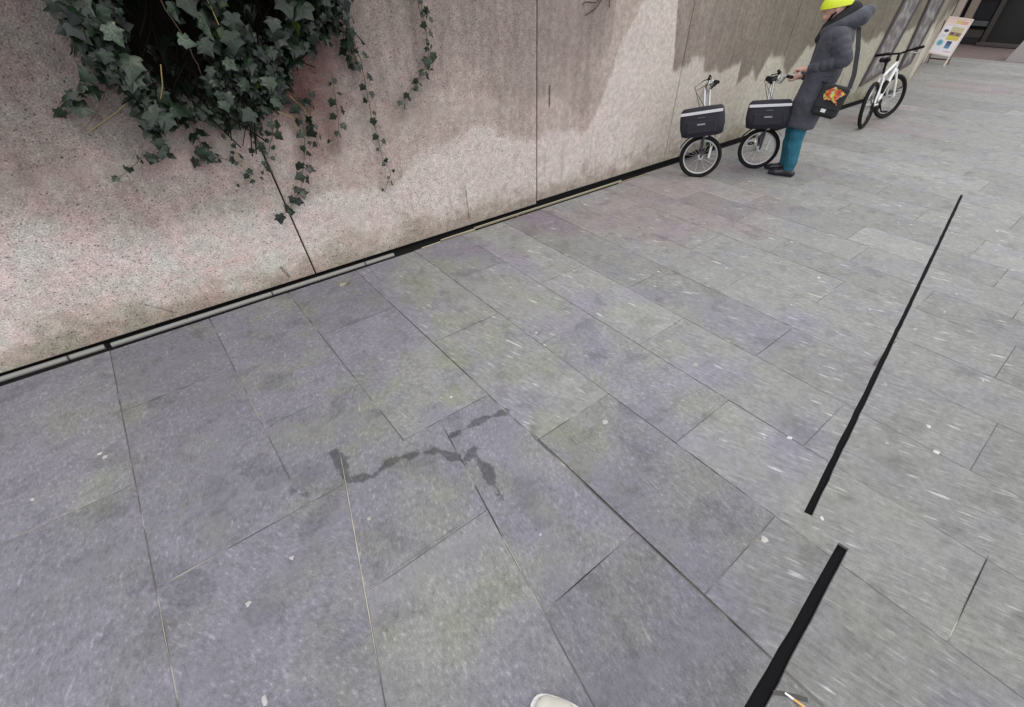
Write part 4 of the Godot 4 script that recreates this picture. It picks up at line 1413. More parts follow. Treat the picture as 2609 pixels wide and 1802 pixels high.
func bike_bag(called: String, label: String) -> Node3D:
	# hangs from the head tube; local +x is the way the bicycle points
	var t := thing(called, label, "bag", Vector3.ZERO, 0.0, "handlebar bags on folding bicycles")
	var cloth := mat(Color(0.016, 0.016, 0.024), 0.75)
	var st := begin()
	var prof := [[0.530, 0.10, 0.19], [0.548, 0.175, 0.228], [0.64, 0.205, 0.245], [0.74, 0.18, 0.242], [0.805, 0.155, 0.232], [0.832, 0.11, 0.21]]
	st.set_smooth_group(0)
	var rings := []
	for p in prof:
		var ring := []
		for k in 20:
			var a := TAU * k / 20.0
			var cx := signf(cos(a)) * pow(absf(cos(a)), 0.45)
			var cz := signf(sin(a)) * pow(absf(sin(a)), 0.45)
			ring.append(Vector3(0.13 + cx * p[1] * 0.5, p[0], cz * p[2]))
		rings.append(ring)
	for i in rings.size() - 1:
		for k in 20:
			var k2 := (k + 1) % 20
			var out: Vector3 = rings[i][k] - Vector3(0.13, rings[i][k].y, 0)
			quad(st, rings[i][k], rings[i][k2], rings[i + 1][k2], rings[i + 1][k], out)
	for e in [0, rings.size() - 1]:
		for k in 20:
			tri(st, Vector3(0.13, rings[e][0].y + (-0.004 if e == 0 else 0.012), 0), rings[e][k], rings[e][(k + 1) % 20], Vector3.DOWN if e == 0 else Vector3.UP)
	obj("bag_body", st, cloth, t)
	var fl := begin()
	box(fl, Transform3D(Basis(Vector3.BACK, deg_to_rad(8)), Vector3(0.217, 0.795, 0)), Vector3(0.006, 0.030, 0.45), 0.002)
	obj("reflective_strip", fl, mat(Color(0.60, 0.60, 0.62), 0.4), t)
	var pk := begin()
	box(pk, T(0.226, 0.645, 0), Vector3(0.022, 0.13, 0.32), 0.01)
	obj("front_pocket", pk, cloth, t)
	var lb := begin()
	box(lb, T(0.2385, 0.675, 0.0), Vector3(0.004, 0.016, 0.085), 0.001)
	obj("badge", lb, mat(Color(0.30, 0.30, 0.31), 0.5), t)
	var st2 := begin()
	box(st2, T(0.230, 0.745, 0.0), Vector3(0.004, 0.008, 0.075), 0.001)
	obj("zip_pull", st2, mat(Color(0.12, 0.12, 0.12), 0.5), t)
	var bk := begin()
	box(bk, T(0.02, 0.66, 0), Vector3(0.06, 0.05, 0.06), 0.006)
	obj("mounting_block", bk, M.black, t)
	return t

func folding_bikes() -> void:
	var turn := atan2(-0.475, -0.88)
	var a := folding_bike("folding_bicycle", "folding bicycle with black front bag standing alone against the wall", "folding bicycles along the wall")
	var heading := Vector3(-0.88, 0, 0.475)
	a.transform = Transform3D(Basis(heading, deg_to_rad(13)) * Basis(Vector3.UP, turn), Vector3(5.58, 0.003, 0.64))
	var bag := bike_bag("handlebar_bag", "black handlebar bag with pale strip on the lone folding bicycle")
	bag.transform = a.transform
	var b := a.duplicate()
	b.name = numbered("folding_bicycle")
	add_child(b, true)
	b.transform = Transform3D(Basis(heading, deg_to_rad(7)) * Basis(Vector3.UP, turn), Vector3(6.44, 0.003, 0.90))
	b.set_meta("label", "folding bicycle held by the person in the grey coat")
	var bb := bag.duplicate()
	bb.name = numbered("handlebar_bag")
	add_child(bb, true)
	bb.transform = b.transform
	bb.set_meta("label", "black bag on the folding bicycle that the person holds")

func mountain_bike() -> void:
	var t := thing("mountain_bicycle", "white mountain bicycle with black tyres leaning near the noticeboards", "bicycle")
	var white := mat(Color(0.72, 0.73, 0.72), 0.35)
	# local +x forward, rear contact at the origin
	var steer := Transform3D(Basis(Vector3.UP, deg_to_rad(-24)), Vector3(0.98, 0, 0))
	wheel(t, "rear_wheel", T(0, 0.34, 0), 0.34, 0.028, 28, M.tyre, M.black)
	wheel(t, "front_wheel", steer * T(0.08, 0.34, 0), 0.34, 0.028, 28, M.tyre, M.black)
	var fk := begin()
	for s in [-1.0, 1.0]:
		tube(fk, [steer * Vector3(0.08, 0.34, s * 0.06), steer * Vector3(0.02, 0.56, s * 0.06), steer * Vector3(-0.04, 0.74, s * 0.055)], [0.016, 0.021, 0.017], 8)
	tube(fk, [steer * Vector3(-0.045, 0.74, -0.07), steer * Vector3(-0.045, 0.74, 0.07)], 0.024, 8)
	obj("fork", fk, white, t)
	var fr := begin()
	tube(fr, [Vector3(0.935, 0.74, 0), Vector3(0.895, 0.88, 0)], 0.029, 10)
	tube(fr, [Vector3(0.90, 0.86, 0), Vector3(0.30, 0.72, 0)], 0.023, 10)
	tube(fr, [Vector3(0.925, 0.77, 0), Vector3(0.43, 0.31, 0)], 0.031, 10)
	tube(fr, [Vector3(0.43, 0.30, 0), Vector3(0.28, 0.76, 0)], 0.020, 10)
	for s in [-1.0, 1.0]:
		tube(fr, [Vector3(0.43, 0.31, s * 0.035), Vector3(0.0, 0.34, s * 0.07)], 0.013, 8)
		tube(fr, [Vector3(0.30, 0.70, s * 0.022), Vector3(0.0, 0.34, s * 0.07)], 0.014, 8)
	obj("frame", fr, white, t)
	var sp := begin()
	tube(sp, [Vector3(0.285, 0.74, 0), Vector3(0.235, 0.92, 0)], 0.0155, 8)
	obj("seat_post", sp, M.black, t)
	var sd := begin()
	nets(sd, [[Vector3(0.37, 0.945, 0), Vector3(0.22, 0.95, 0), 0.020, 0.030], [Vector3(0.22, 0.95, 0), Vector3(0.12, 0.96, 0.045), 0.030, 0.034], [Vector3(0.22, 0.95, 0), Vector3(0.12, 0.96, -0.045), 0.030, 0.034]], 0.014, 0.03)
	obj("saddle", sd, M.black, t)
	var hb := begin()
	var hs := steer * T(-0.02, 0, 0)
	tube(hb, [Vector3(0.895, 0.88, 0), Vector3(0.885, 0.95, 0), hs * Vector3(0.0, 0.98, 0)], 0.020, 8)
	tube(hb, [hs * Vector3(-0.05, 0.955, -0.37), hs * Vector3(0.0, 0.975, -0.12), hs * Vector3(0.01, 0.98, 0), hs * Vector3(0.0, 1.02, 0.12), hs * Vector3(-0.05, 1.075, 0.37)], 0.015, 8)
	var bar := obj("handlebar", hb, M.black, t)
	for s in [-1.0, 1.0]:
		var g := begin()
		tube(g, [hs * Vector3(-0.03, 1.006 + s * 0.035, s * 0.22), hs * Vector3(-0.05, 1.015 + s * 0.06, s * 0.38)], 0.021, 8)
		obj("grip", g, M.black, bar)
		var lv := begin()
		tube(lv, [hs * Vector3(-0.01, 1.0, s * 0.18), hs * Vector3(0.05, 0.985, s * 0.22), hs * Vector3(0.045, 0.98, s * 0.30)], 0.008, 6)
		obj("brake_lever", lv, M.steel if s > 0 else M.black, bar)
	var ck := begin()
	tube(ck, [Vector3(0.43, 0.30, 0.050), Vector3(0.43, 0.30, 0.056)], 0.09, 24)
	obj("chainring", ck, M.black, t)
	for q in [[Vector3(0.43, 0.30, 0.06), Vector3(0.55, 0.18, 0.08)], [Vector3(0.43, 0.30, -0.06), Vector3(0.31, 0.42, -0.08)]]:
		ck = begin()
		tube(ck, q, 0.012, 6)
		obj("crank_arm", ck, M.black, t)
	ck = begin()
	tube(ck, [Vector3(0, 0.34, 0.045), Vector3(0, 0.34, 0.075)], [0.055, 0.03], 16)
	obj("cassette", ck, M.black, t)
	for s in [[0.55, 0.18, 0.13], [0.31, 0.42, -0.13]]:
		var pd := begin()
		box(pd, T(s[0], s[1], s[2]), Vector3(0.10, 0.02, 0.08), 0.005)
		obj("pedal", pd, M.black, t)
	var bt := begin()
	tube(bt, [Vector3(0.52, 0.47, 0.0), Vector3(0.68, 0.60, 0.0)], 0.037, 10)
	obj("bottle", bt, M.black, t)
	var hd := Vector3(1.055, 0, -0.09).normalized()
	var side := hd.cross(Vector3.UP).normalized()
	var b := Basis(hd, Vector3.UP, side)
	b = Basis(hd, deg_to_rad(-7)) * b
	t.transform = Transform3D(b, Vector3(9.74, 0.006, 0.90))

# ------------------------------------------------------------------ person
func person() -> void:
	# frame: s forward (towards the wall), h up, l to the person's left
	var F := Vector3(6.53, 0, 1.20)
	var fw := Vector3(-0.3675, 0, -0.930)
	var lf := Vector3(-0.930, 0, 0.3675)
	var P := func(s: float, h: float, l: float) -> Vector3: return fw * s + Vector3.UP * h + lf * l
	var t := thing("person", "person in long grey hooded coat, teal trousers and yellow helmet holding a bicycle", "person", F)
	var skin := mat(Color(0.56, 0.33, 0.26), 0.55)
	skin.subsurf_scatter_enabled = true
	skin.subsurf_scatter_strength = 0.1
	# body: legs, trunk, arms, neck and head in one surface, hands and head on finer grids
	var body := begin()
	nets(body, [
		[P.call(-0.02, 0.96, 0.07), P.call(-0.02, 0.96, -0.07), 0.12, 0.12], [P.call(-0.02, 0.96, 0), P.call(-0.05, 1.40, 0), 0.13, 0.13], [P.call(-0.06, 1.47, 0.14), P.call(-0.06, 1.47, -0.14), 0.06, 0.06],
		[P.call(-0.05, 1.45, 0), P.call(0.02, 1.60, 0), 0.065, 0.055],
		[P.call(-0.02, 0.90, 0.09), P.call(0.0, 0.50, 0.09), 0.085, 0.055], [P.call(0.0, 0.50, 0.09), P.call(-0.05, 0.09, 0.08), 0.055, 0.036], [P.call(-0.05, 0.06, 0.08), P.call(0.12, 0.04, 0.09), 0.036, 0.026],
		[P.call(-0.02, 0.90, -0.09), P.call(0.06, 0.50, -0.10), 0.085, 0.055], [P.call(0.06, 0.50, -0.10), P.call(0.02, 0.09, -0.12), 0.055, 0.036], [P.call(0.02, 0.06, -0.12), P.call(0.17, 0.04, -0.13), 0.036, 0.026],
		[P.call(-0.08, 1.47, 0.16), P.call(-0.17, 1.29, 0.23), 0.055, 0.042], [P.call(-0.17, 1.29, 0.23), P.call(0.15, 1.165, 0.12), 0.042, 0.028],
		[P.call(-0.06, 1.47, -0.16), P.call(-0.10, 1.22, -0.23), 0.055, 0.042], [P.call(-0.10, 1.22, -0.23), P.call(0.19, 1.065, -0.08), 0.042, 0.028],
	], 0.018, 0.05)
	nets(body, [
		[P.call(0.06, 1.735, 0), P.call(0.09, 1.73, 0), 0.092, 0.085], [P.call(0.03, 1.60, 0), P.call(0.06, 1.70, 0), 0.055, 0.07], [P.call(0.10, 1.655, 0), P.call(0.135, 1.635, 0), 0.05, 0.030],
		[P.call(0.165, 1.715, 0), P.call(0.187, 1.68, 0), 0.010, 0.014], [P.call(0.15, 1.72, 0.028), P.call(0.15, 1.72, -0.028), 0.022, 0.022], [P.call(0.145, 1.645, 0.012), P.call(0.145, 1.645, -0.012), 0.016, 0.016],
		[P.call(0.045, 1.71, 0.085), P.call(0.04, 1.68, 0.083), 0.016, 0.011], [P.call(0.045, 1.71, -0.085), P.call(0.04, 1.68, -0.083), 0.016, 0.011],
	], 0.008, 0.02)
	for hnd in [[0.19, 1.165, 0.105, 1.0], [0.23, 1.06, -0.07, -1.0]]:
		var s0: float = hnd[0]; var h0: float = hnd[1]; var l0: float = hnd[2]; var e: float = hnd[3]
		var bones := [[P.call(s0 - 0.05, h0 + 0.006, l0 + e * 0.02), P.call(s0, h0, l0), 0.027, 0.026], [P.call(s0 + 0.005, h0 - 0.005, l0 + e * 0.028), P.call(s0 + 0.012, h0 + 0.002, l0 - e * 0.03), 0.019, 0.019]]
		var fl := [0.95, 1.08, 1.0, 0.8]
		for q in 4:
			var lo_: float = l0 + e * (0.033 - 0.022 * q)
			var k: float = fl[q]
			var a0: Vector3 = P.call(s0 + 0.012, h0 + 0.004, lo_)
			var a1: Vector3 = P.call(s0 + 0.012 + 0.038 * k, h0 - 0.002, lo_)
			var a2: Vector3 = P.call(s0 + 0.020 + 0.042 * k, h0 - 0.030 * k, lo_)
			var a3: Vector3 = P.call(s0 + 0.006 + 0.030 * k, h0 - 0.044 * k, lo_)
			bones.append([a0, a1, 0.0095, 0.009]); bones.append([a1, a2, 0.009, 0.0085]); bones.append([a2, a3, 0.0085, 0.0075])
		bones.append([P.call(s0 - 0.02, h0 - 0.004, l0 - e * 0.03), P.call(s0 + 0.015, h0 - 0.024, l0 - e * 0.05), 0.012, 0.010])
		bones.append([P.call(s0 + 0.015, h0 - 0.024, l0 - e * 0.05), P.call(s0 + 0.045, h0 - 0.036, l0 - e * 0.04), 0.010, 0.008])
		nets(body, bones, 0.0045, 0.007)
	obj("body", body, skin, t)
	var cloth := StandardMaterial3D.new()
	var nt := NoiseTexture2D.new()
	nt.width = 256; nt.height = 256; nt.seamless = true
	var fn := FastNoiseLite.new(); fn.frequency = 0.015; fn.seed = 33; fn.fractal_octaves = 4
	nt.noise = fn
	cloth.albedo_color = Color(0.050, 0.051, 0.066).linear_to_srgb()
	cloth.roughness = 0.75
	cloth.heightmap_enabled = true
	cloth.heightmap_texture = nt
	cloth.heightmap_scale = 2.2
	cloth.uv1_triplanar = true
	cloth.uv1_scale = Vector3.ONE * 1.6
	cloth.rim_enabled = true
	cloth.rim = 0.3
	# coat: trunk and skirt, cut at the hem
	var coat := begin()
	nets(coat, [
		[P.call(-0.05, 1.47, 0.11), P.call(-0.05, 1.47, -0.11), 0.125, 0.125], [P.call(-0.045, 1.42, 0.07), P.call(-0.04, 1.15, 0.06), 0.165, 0.155], [P.call(-0.045, 1.42, -0.07), P.call(-0.04, 1.15, -0.06), 0.165, 0.155],
		[P.call(-0.04, 1.15, 0.06), P.call(-0.02, 0.85, 0.075), 0.155, 0.165], [P.call(-0.04, 1.15, -0.06), P.call(-0.02, 0.85, -0.075), 0.155, 0.165],
		[P.call(-0.02, 0.85, 0.075), P.call(0.01, 0.50, 0.07), 0.165, 0.150], [P.call(-0.02, 0.85, -0.075), P.call(0.01, 0.50, -0.08), 0.165, 0.150],
		[P.call(0.03, 0.75, 0.0), P.call(0.06, 0.50, -0.02), 0.14, 0.13],
		[P.call(-0.06, 1.53, 0), P.call(0.0, 1.58, 0), 0.11, 0.085],
	], 0.016, 0.06, [[Vector3(0, 0.575, 0) , Vector3(fw.x * 0.05, -1, fw.z * 0.05).normalized()]])
	obj("coat", coat, cloth, t)
	for a in [[[-0.07, 1.49, 0.19], [-0.185, 1.295, 0.245], [0.115, 1.17, 0.125]], [[-0.06, 1.48, -0.19], [-0.11, 1.22, -0.25], [0.165, 1.07, -0.085]]]:
		var sl := begin()
		var p0: Vector3 = P.call(a[0][0], a[0][1], a[0][2])
		var p1: Vector3 = P.call(a[1][0], a[1][1], a[1][2])
		var p2: Vector3 = P.call(a[2][0], a[2][1], a[2][2])
		var bones := [[p0, p1, 0.090, 0.076], [p1, p2, 0.074, 0.050]]
		# creases gathered inside the elbow and on the forearm
		for q in 4:
			var c := p1.lerp(p2, 0.12 + q * 0.22)
			bones.append([c + lf * 0.03 - fw * 0.012, c - lf * 0.02 + fw * 0.012 + Vector3.UP * 0.01, 0.073 - q * 0.0065, 0.066 - q * 0.006])
		for q in 3:
			var c := p0.lerp(p1, 0.35 + q * 0.25)
			bones.append([c + lf * 0.026 + Vector3.UP * 0.012, c + fw * 0.026 - Vector3.UP * 0.006, 0.080 - q * 0.003, 0.079 - q * 0.003])
		nets(sl, bones, 0.009, 0.007, [[p2, (p2 - p1).normalized()]])
		obj("sleeve", sl, cloth, t)
	# seams: front edge, pocket and shoulder
	for q in [[[0.128, 1.44, 0.03], [0.125, 1.25, 0.05], [0.128, 1.05, 0.06], [0.155, 0.85, 0.06], [0.168, 0.60, 0.06]], [[0.06, 1.0, 0.205], [0.02, 0.90, 0.228], [-0.02, 0.80, 0.236]]]:
		var sm2 := begin()
		var pts := []
		for k in q: pts.append(P.call(k[0], k[1], k[2]))
		tube(sm2, pts, 0.007, 6)
		obj("seam", sm2, cloth, t)
	var hood := begin()
	var hp := []
	for q in 17:
		var a := PI * 2.0 * q / 16.0
		var s := cos(a)
		hp.append(P.call(-0.055 + s * 0.135, 1.585 - s * 0.085, sin(a) * 0.125))
	var hb := []
	for q in 16: hb.append([hp[q], hp[q + 1], 0.052, 0.052])
	hb.append([P.call(-0.20, 1.65, 0.06), P.call(-0.20, 1.65, -0.06), 0.075, 0.075])
	hb.append([P.call(-0.15, 1.60, 0.08), P.call(-0.24, 1.70, 0), 0.06, 0.05])
	hb.append([P.call(-0.15, 1.60, -0.08), P.call(-0.24, 1.70, 0), 0.06, 0.05])
	nets(hood, hb, 0.013, 0.035)
	obj("hood", hood, cloth, t)
	var lining := begin()
	nets(lining, [[P.call(-0.02, 1.60, 0.03), P.call(-0.10, 1.70, 0), 0.095, 0.085], [P.call(-0.02, 1.60, -0.03), P.call(0.06, 1.57, 0), 0.09, 0.06], [P.call(0.09, 1.53, 0), P.call(0.12, 1.44, 0), 0.05, 0.045]], 0.014, 0.04)
	obj("scarf", lining, mat(Color(0.014, 0.014, 0.016), 0.9), t)
	var teal := mat(Color(0.012, 0.115, 0.17), 0.8)
	teal.heightmap_enabled = true
	teal.heightmap_texture = nt
	teal.heightmap_scale = 2.5
	teal.uv1_triplanar = true
	teal.uv1_scale = Vector3(2.4, 1.2, 2.4)
	for s in [[0.0, 0.09, 0.0, -0.045, 0.085], [0.05, -0.10, 0.06, 0.02, -0.12]]:
		var tr := begin()
		nets(tr, [[P.call(s[0] - 0.02, 0.85, s[1]), P.call(s[2], 0.50, s[1]), 0.105, 0.080], [P.call(s[2], 0.50, s[1]), P.call(s[3], 0.10, s[4]), 0.080, 0.062], [P.call(s[2] - 0.01, 0.36, s[1]), P.call(s[3] - 0.005, 0.18, s[4]), 0.078, 0.066]], 0.012, 0.02, [[Vector3(0, 0.085, 0), Vector3.DOWN]])
		obj("trouser_leg", tr, teal, t)
	var shoe_m := mat(Color(0.018, 0.017, 0.022), 0.3)
	for s in [[-0.05, 0.085, 0.02], [0.02, -0.12, 0.0]]:
		var sh := begin()
		var x: float = s[0]
		var l: float = s[1]
		nets(sh, [[P.call(x - 0.045, 0.045, l), P.call(x + 0.02, 0.055, l), 0.042, 0.046], [P.call(x, 0.07, l), P.call(x + 0.02, 0.10, l), 0.045, 0.048], [P.call(x + 0.02, 0.055, l), P.call(x + 0.14, 0.035, l + 0.01), 0.046, 0.040], [P.call(x + 0.14, 0.035, l + 0.01), P.call(x + 0.205, 0.025, l + 0.008), 0.040, 0.024]], 0.010, 0.02, [[Vector3(0, 0.004, 0), Vector3.DOWN]])
		obj("shoe", sh, shoe_m, t)
	var hel := begin()
	var hx := Transform3D(Basis(fw, Vector3.UP, fw.cross(Vector3.UP)) * Basis(Vector3.BACK, deg_to_rad(-12)), P.call(0.065, 1.735, 0))
	ball(hel, hx, Vector3(0.150, 0.125, 0.112), 20, 8, 0.0, PI * 0.52)
	ball(hel, hx, Vector3(0.138, 0.113, 0.100), 20, 8, 0.0, PI * 0.52)
	var hm := obj("helmet", hel, mat(Color(0.62, 0.72, 0.02), 0.4), t)
	for s in [-1.0, 1.0]:
		var sp := begin()
		strip(sp, [hx * Vector3(0.02, -0.005, s * 0.102), P.call(0.075, 1.66, s * 0.088), P.call(0.095, 1.612, s * 0.03)], fw * 0.012, 0.003)
		strip(sp, [hx * Vector3(-0.06, -0.005, s * 0.098), P.call(0.05, 1.69, s * 0.094), P.call(0.075, 1.66, s * 0.088)], fw * 0.010, 0.003)
		obj("chin_strap", sp, M.black, hm)
	for q in 4:
		var v := begin()
		var z := -0.06 + 0.04 * q
		box(v, hx * Transform3D(Basis(), Vector3(-0.01, 0.118 - absf(z) * 0.22, z)), Vector3(0.13, 0.012, 0.016), 0.004)
		obj("vent", v, M.black, hm)
	# bag at the hip
	var bg := thing("shoulder_bag", "black messenger bag hanging at the hip of the person in grey", "bag", F)
	var b := begin()
	var bx := Transform3D(Basis(fw, Vector3.UP, fw.cross(Vector3.UP)), P.call(-0.20, 0.90, 0.25)) * Transform3D(Basis(Vector3.BACK, deg_to_rad(8)), Vector3.ZERO)
	box(b, bx, Vector3(0.27, 0.32, 0.11), 0.035)
	obj("bag_body", b, mat(Color(0.014, 0.015, 0.016), 0.8), bg)
	var fp := begin()
	box(fp, bx * T(0.0, 0.045, -0.060), Vector3(0.26, 0.22, 0.012), 0.005)
	box(fp, bx * T(0.0, 0.045, 0.060), Vector3(0.26, 0.22, 0.012), 0.005)
	obj("flap", fp, mat(Color(0.017, 0.018, 0.02), 0.75), bg)
	var tg := begin()
	box(tg, bx * T(0.02, -0.09, 0.062), Vector3(0.05, 0.035, 0.006), 0.002)
	box(tg, bx * T(0.02, -0.09, -0.062), Vector3(0.05, 0.035, 0.006), 0.002)
	obj("reflector", tg, mat(Color(0.7, 0.7, 0.68), 0.4), bg)
	var sr := begin()
	strip(sr, [bx * Vector3(-0.115, 0.15, 0.0), P.call(-0.33, 1.16, 0.20), P.call(-0.275, 1.38, 0.13), P.call(-0.21, 1.56, 0.06), P.call(-0.10, 1.62, -0.06), P.call(0.05, 1.53, -0.13), P.call(0.10, 1.36, -0.08), P.call(0.08, 1.15, 0.05), bx * Vector3(0.115, 0.15, 0)], lf * 0.012 + fw * 0.022, 0.004)
	obj("strap", sr, mat(Color(0.016, 0.015, 0.018), 0.8), bg)
	# bright folded cloth on the bag
	var vs := thing("safety_vest", "folded orange and yellow safety vest tucked under the bag's flap", "safety vest", F)
	var sgn := 1.0 if (bx.basis.z).dot(lf) > 0.0 else -1.0
	var cn := FastNoiseLite.new()
	cn.seed = 77
	cn.frequency = 9.0
	var orange := begin()
	var lime := begin()
	var silver := begin()
	for st in [orange, lime, silver]: st.set_smooth_group(0)
	var nu := 22
	var nv := 16
	var pt := func(i: int, j: int) -> Vector3:
		var u := float(i) / nu - 0.5
		var v := float(j) / nv - 0.5
		var x := u * 0.150 + 0.022 * sin(v * 5.0 + 1.0) + cn.get_noise_2d(u * 0.8, v * 0.8) * 0.022
		var y := 0.082 - v * 0.115 - 0.07 * u * u + 0.03 * u + cn.get_noise_2d(u + 3.0, v) * 0.022
		var z := 0.080 + 0.026 * cos(u * 3.0) + cn.get_noise_2d(u * 1.3 + 7.0, v * 1.3) * 0.030
		return bx * Vector3(x, y, sgn * maxf(z, 0.070))
	for i in nu:
		for j in nv:
			var diag := fposmod(i * 0.75 + j * 0.45 + cn.get_noise_2d(i * 0.03, j * 0.03) * 3.0, 9.0)
			var which := lime if diag < 2.6 else (silver if diag < 3.7 else orange)
			quad(which, pt.call(i, j), pt.call(i + 1, j), pt.call(i + 1, j + 1), pt.call(i, j + 1), bx.basis.z * sgn)
	obj("orange_cloth", orange, mat(Color(0.75, 0.16, 0.08), 0.7), vs)
	obj("lime_band", lime, mat(Color(0.66, 0.70, 0.12), 0.7), vs)
	obj("silver_band", silver, mat(Color(0.55, 0.53, 0.50), 0.45), vs)

# ------------------------------------------------------------------ sign
func sign_board() -> void:
	var t := thing("pavement_sign", "white framed pavement A-board with a coloured picture poster", "A-board sign", Vector3(18.85, 0, -0.76))
	var frame := mat(Color(0.86, 0.74, 0.68), 0.6)
	# faces -x; leans back
	var lean := deg_to_rad(7)
	var fx := Transform3D(Basis(Vector3.RIGHT, deg_to_rad(5)) * Basis(Vector3.FORWARD, lean), Vector3(0, 0, 0))
	var w := 0.53
	for s in [-1.0, 1.0]:
		var l := begin()
		box(l, fx * T(0.0, 0.55, s * (w * 0.5)), Vector3(0.03, 1.10, 0.035), 0.004)
		obj("leg", l, frame, t)
		var r := begin()
		box(r, Transform3D(Basis(Vector3.FORWARD, -lean * 2.2), Vector3(0.42, 0, 0)) * T(0, 0.53, s * (w * 0.5 - 0.02)), Vector3(0.025, 1.05, 0.03), 0.004)
		obj("rear_leg", r, mat(Color(0.20, 0.14, 0.11), 0.7), t)
	for y in [0.26, 1.085]:
		var c := begin()
		box(c, fx * T(-0.003, y, 0), Vector3(0.032, 0.035, w + 0.035), 0.004)
		obj("cross_rail", c, frame, t)
	var lowbar := begin()
	box(lowbar, Transform3D(Basis(Vector3.FORWARD, -lean * 2.2), Vector3(0.42, 0, 0)) * T(0, 0.12, 0), Vector3(0.02, 0.04, w - 0.05), 0.003)
	obj("rear_rail", lowbar, mat(Color(0.16, 0.11, 0.09), 0.7), t)
	var iw := 96
	var ih := 176
	var im := Image.create(iw, ih, false, Image.FORMAT_RGB8)
	im.fill(Color(1.0, 0.98, 1.0))
	im.fill_rect(Rect2i(0, 0, 96, 26), Color(1.0, 0.88, 0.85))
	im.fill_rect(Rect2i(38, 6, 24, 18), Color(0.92, 0.85, 0.58))
	im.fill_rect(Rect2i(62, 8, 28, 16), Color(0.94, 0.72, 0.65))
	im.fill_rect(Rect2i(0, 30, 96, 4), Color(0.95, 0.86, 0.84))
	im.fill_rect(Rect2i(36, 38, 54, 26), Color(0.86, 0.82, 0.66))
	im.fill_rect(Rect2i(36, 64, 54, 18), Color(0.70, 0.60, 0.50))
	im.fill_rect(Rect2i(42, 66, 14, 12), Color(0.45, 0.36, 0.36))
	im.fill_rect(Rect2i(68, 68, 14, 12), Color(0.52, 0.44, 0.40))
	im.fill_rect(Rect2i(36, 82, 54, 22), Color(0.93, 0.82, 0.42))
	im.fill_rect(Rect2i(40, 86, 22, 9), Color(0.88, 0.90, 0.25))
	for j in ih:
		for i in iw:
			var d := Vector2((i - 18) / 13.0, (j - 62) / 9.0).length()
			if d < 1.0: im.set_pixel(i, j, Color(0.30, 0.28, 0.40).lerp(Color(1.0, 0.98, 1.0), sm(0.6, 1.0, d)))
			var e := Vector2((i - 20) / 15.0, (j - 122) / 17.0).length()
			if e < 1.0: im.set_pixel(i, j, Color(0.35, 0.68, 0.74).lerp(Color(0.72, 0.88, 0.93), sm(0.2, 1.0, e)))
			if i > 48 and i < 72 and j > 108 and j < 146:
				im.set_pixel(i, j, Color(0.24, 0.28, 0.45).lerp(Color(0.45, 0.68, 0.78), (j - 108) / 38.0))
	im.fill_rect(Rect2i(8, 84, 24, 4), Color(0.78, 0.86, 0.93))
	im.fill_rect(Rect2i(8, 92, 20, 3), Color(0.80, 0.88, 0.94))
	im.fill_rect(Rect2i(56, 158, 34, 6), Color(0.93, 0.80, 0.80))
	var pm := StandardMaterial3D.new()
	pm.albedo_texture = ImageTexture.create_from_image(im)
	pm.roughness = 0.5
	var ps := begin()
	ps.set_smooth_group(-1)
	var a := fx * Vector3(-0.012, 0.275, -w * 0.5 + 0.015)
	var b := fx * Vector3(-0.012, 0.275, w * 0.5 - 0.015)
	var c := fx * Vector3(-0.012, 1.07, w * 0.5 - 0.015)
	var d := fx * Vector3(-0.012, 1.07, -w * 0.5 + 0.015)
	quad(ps, a, b, c, d, Vector3.LEFT)
	obj("poster", ps, pm, t)
	var bk := begin()
	box(bk, fx * T(0.0, 0.67, 0), Vector3(0.016, 0.80, w - 0.03))
	obj("backing", bk, frame, t)

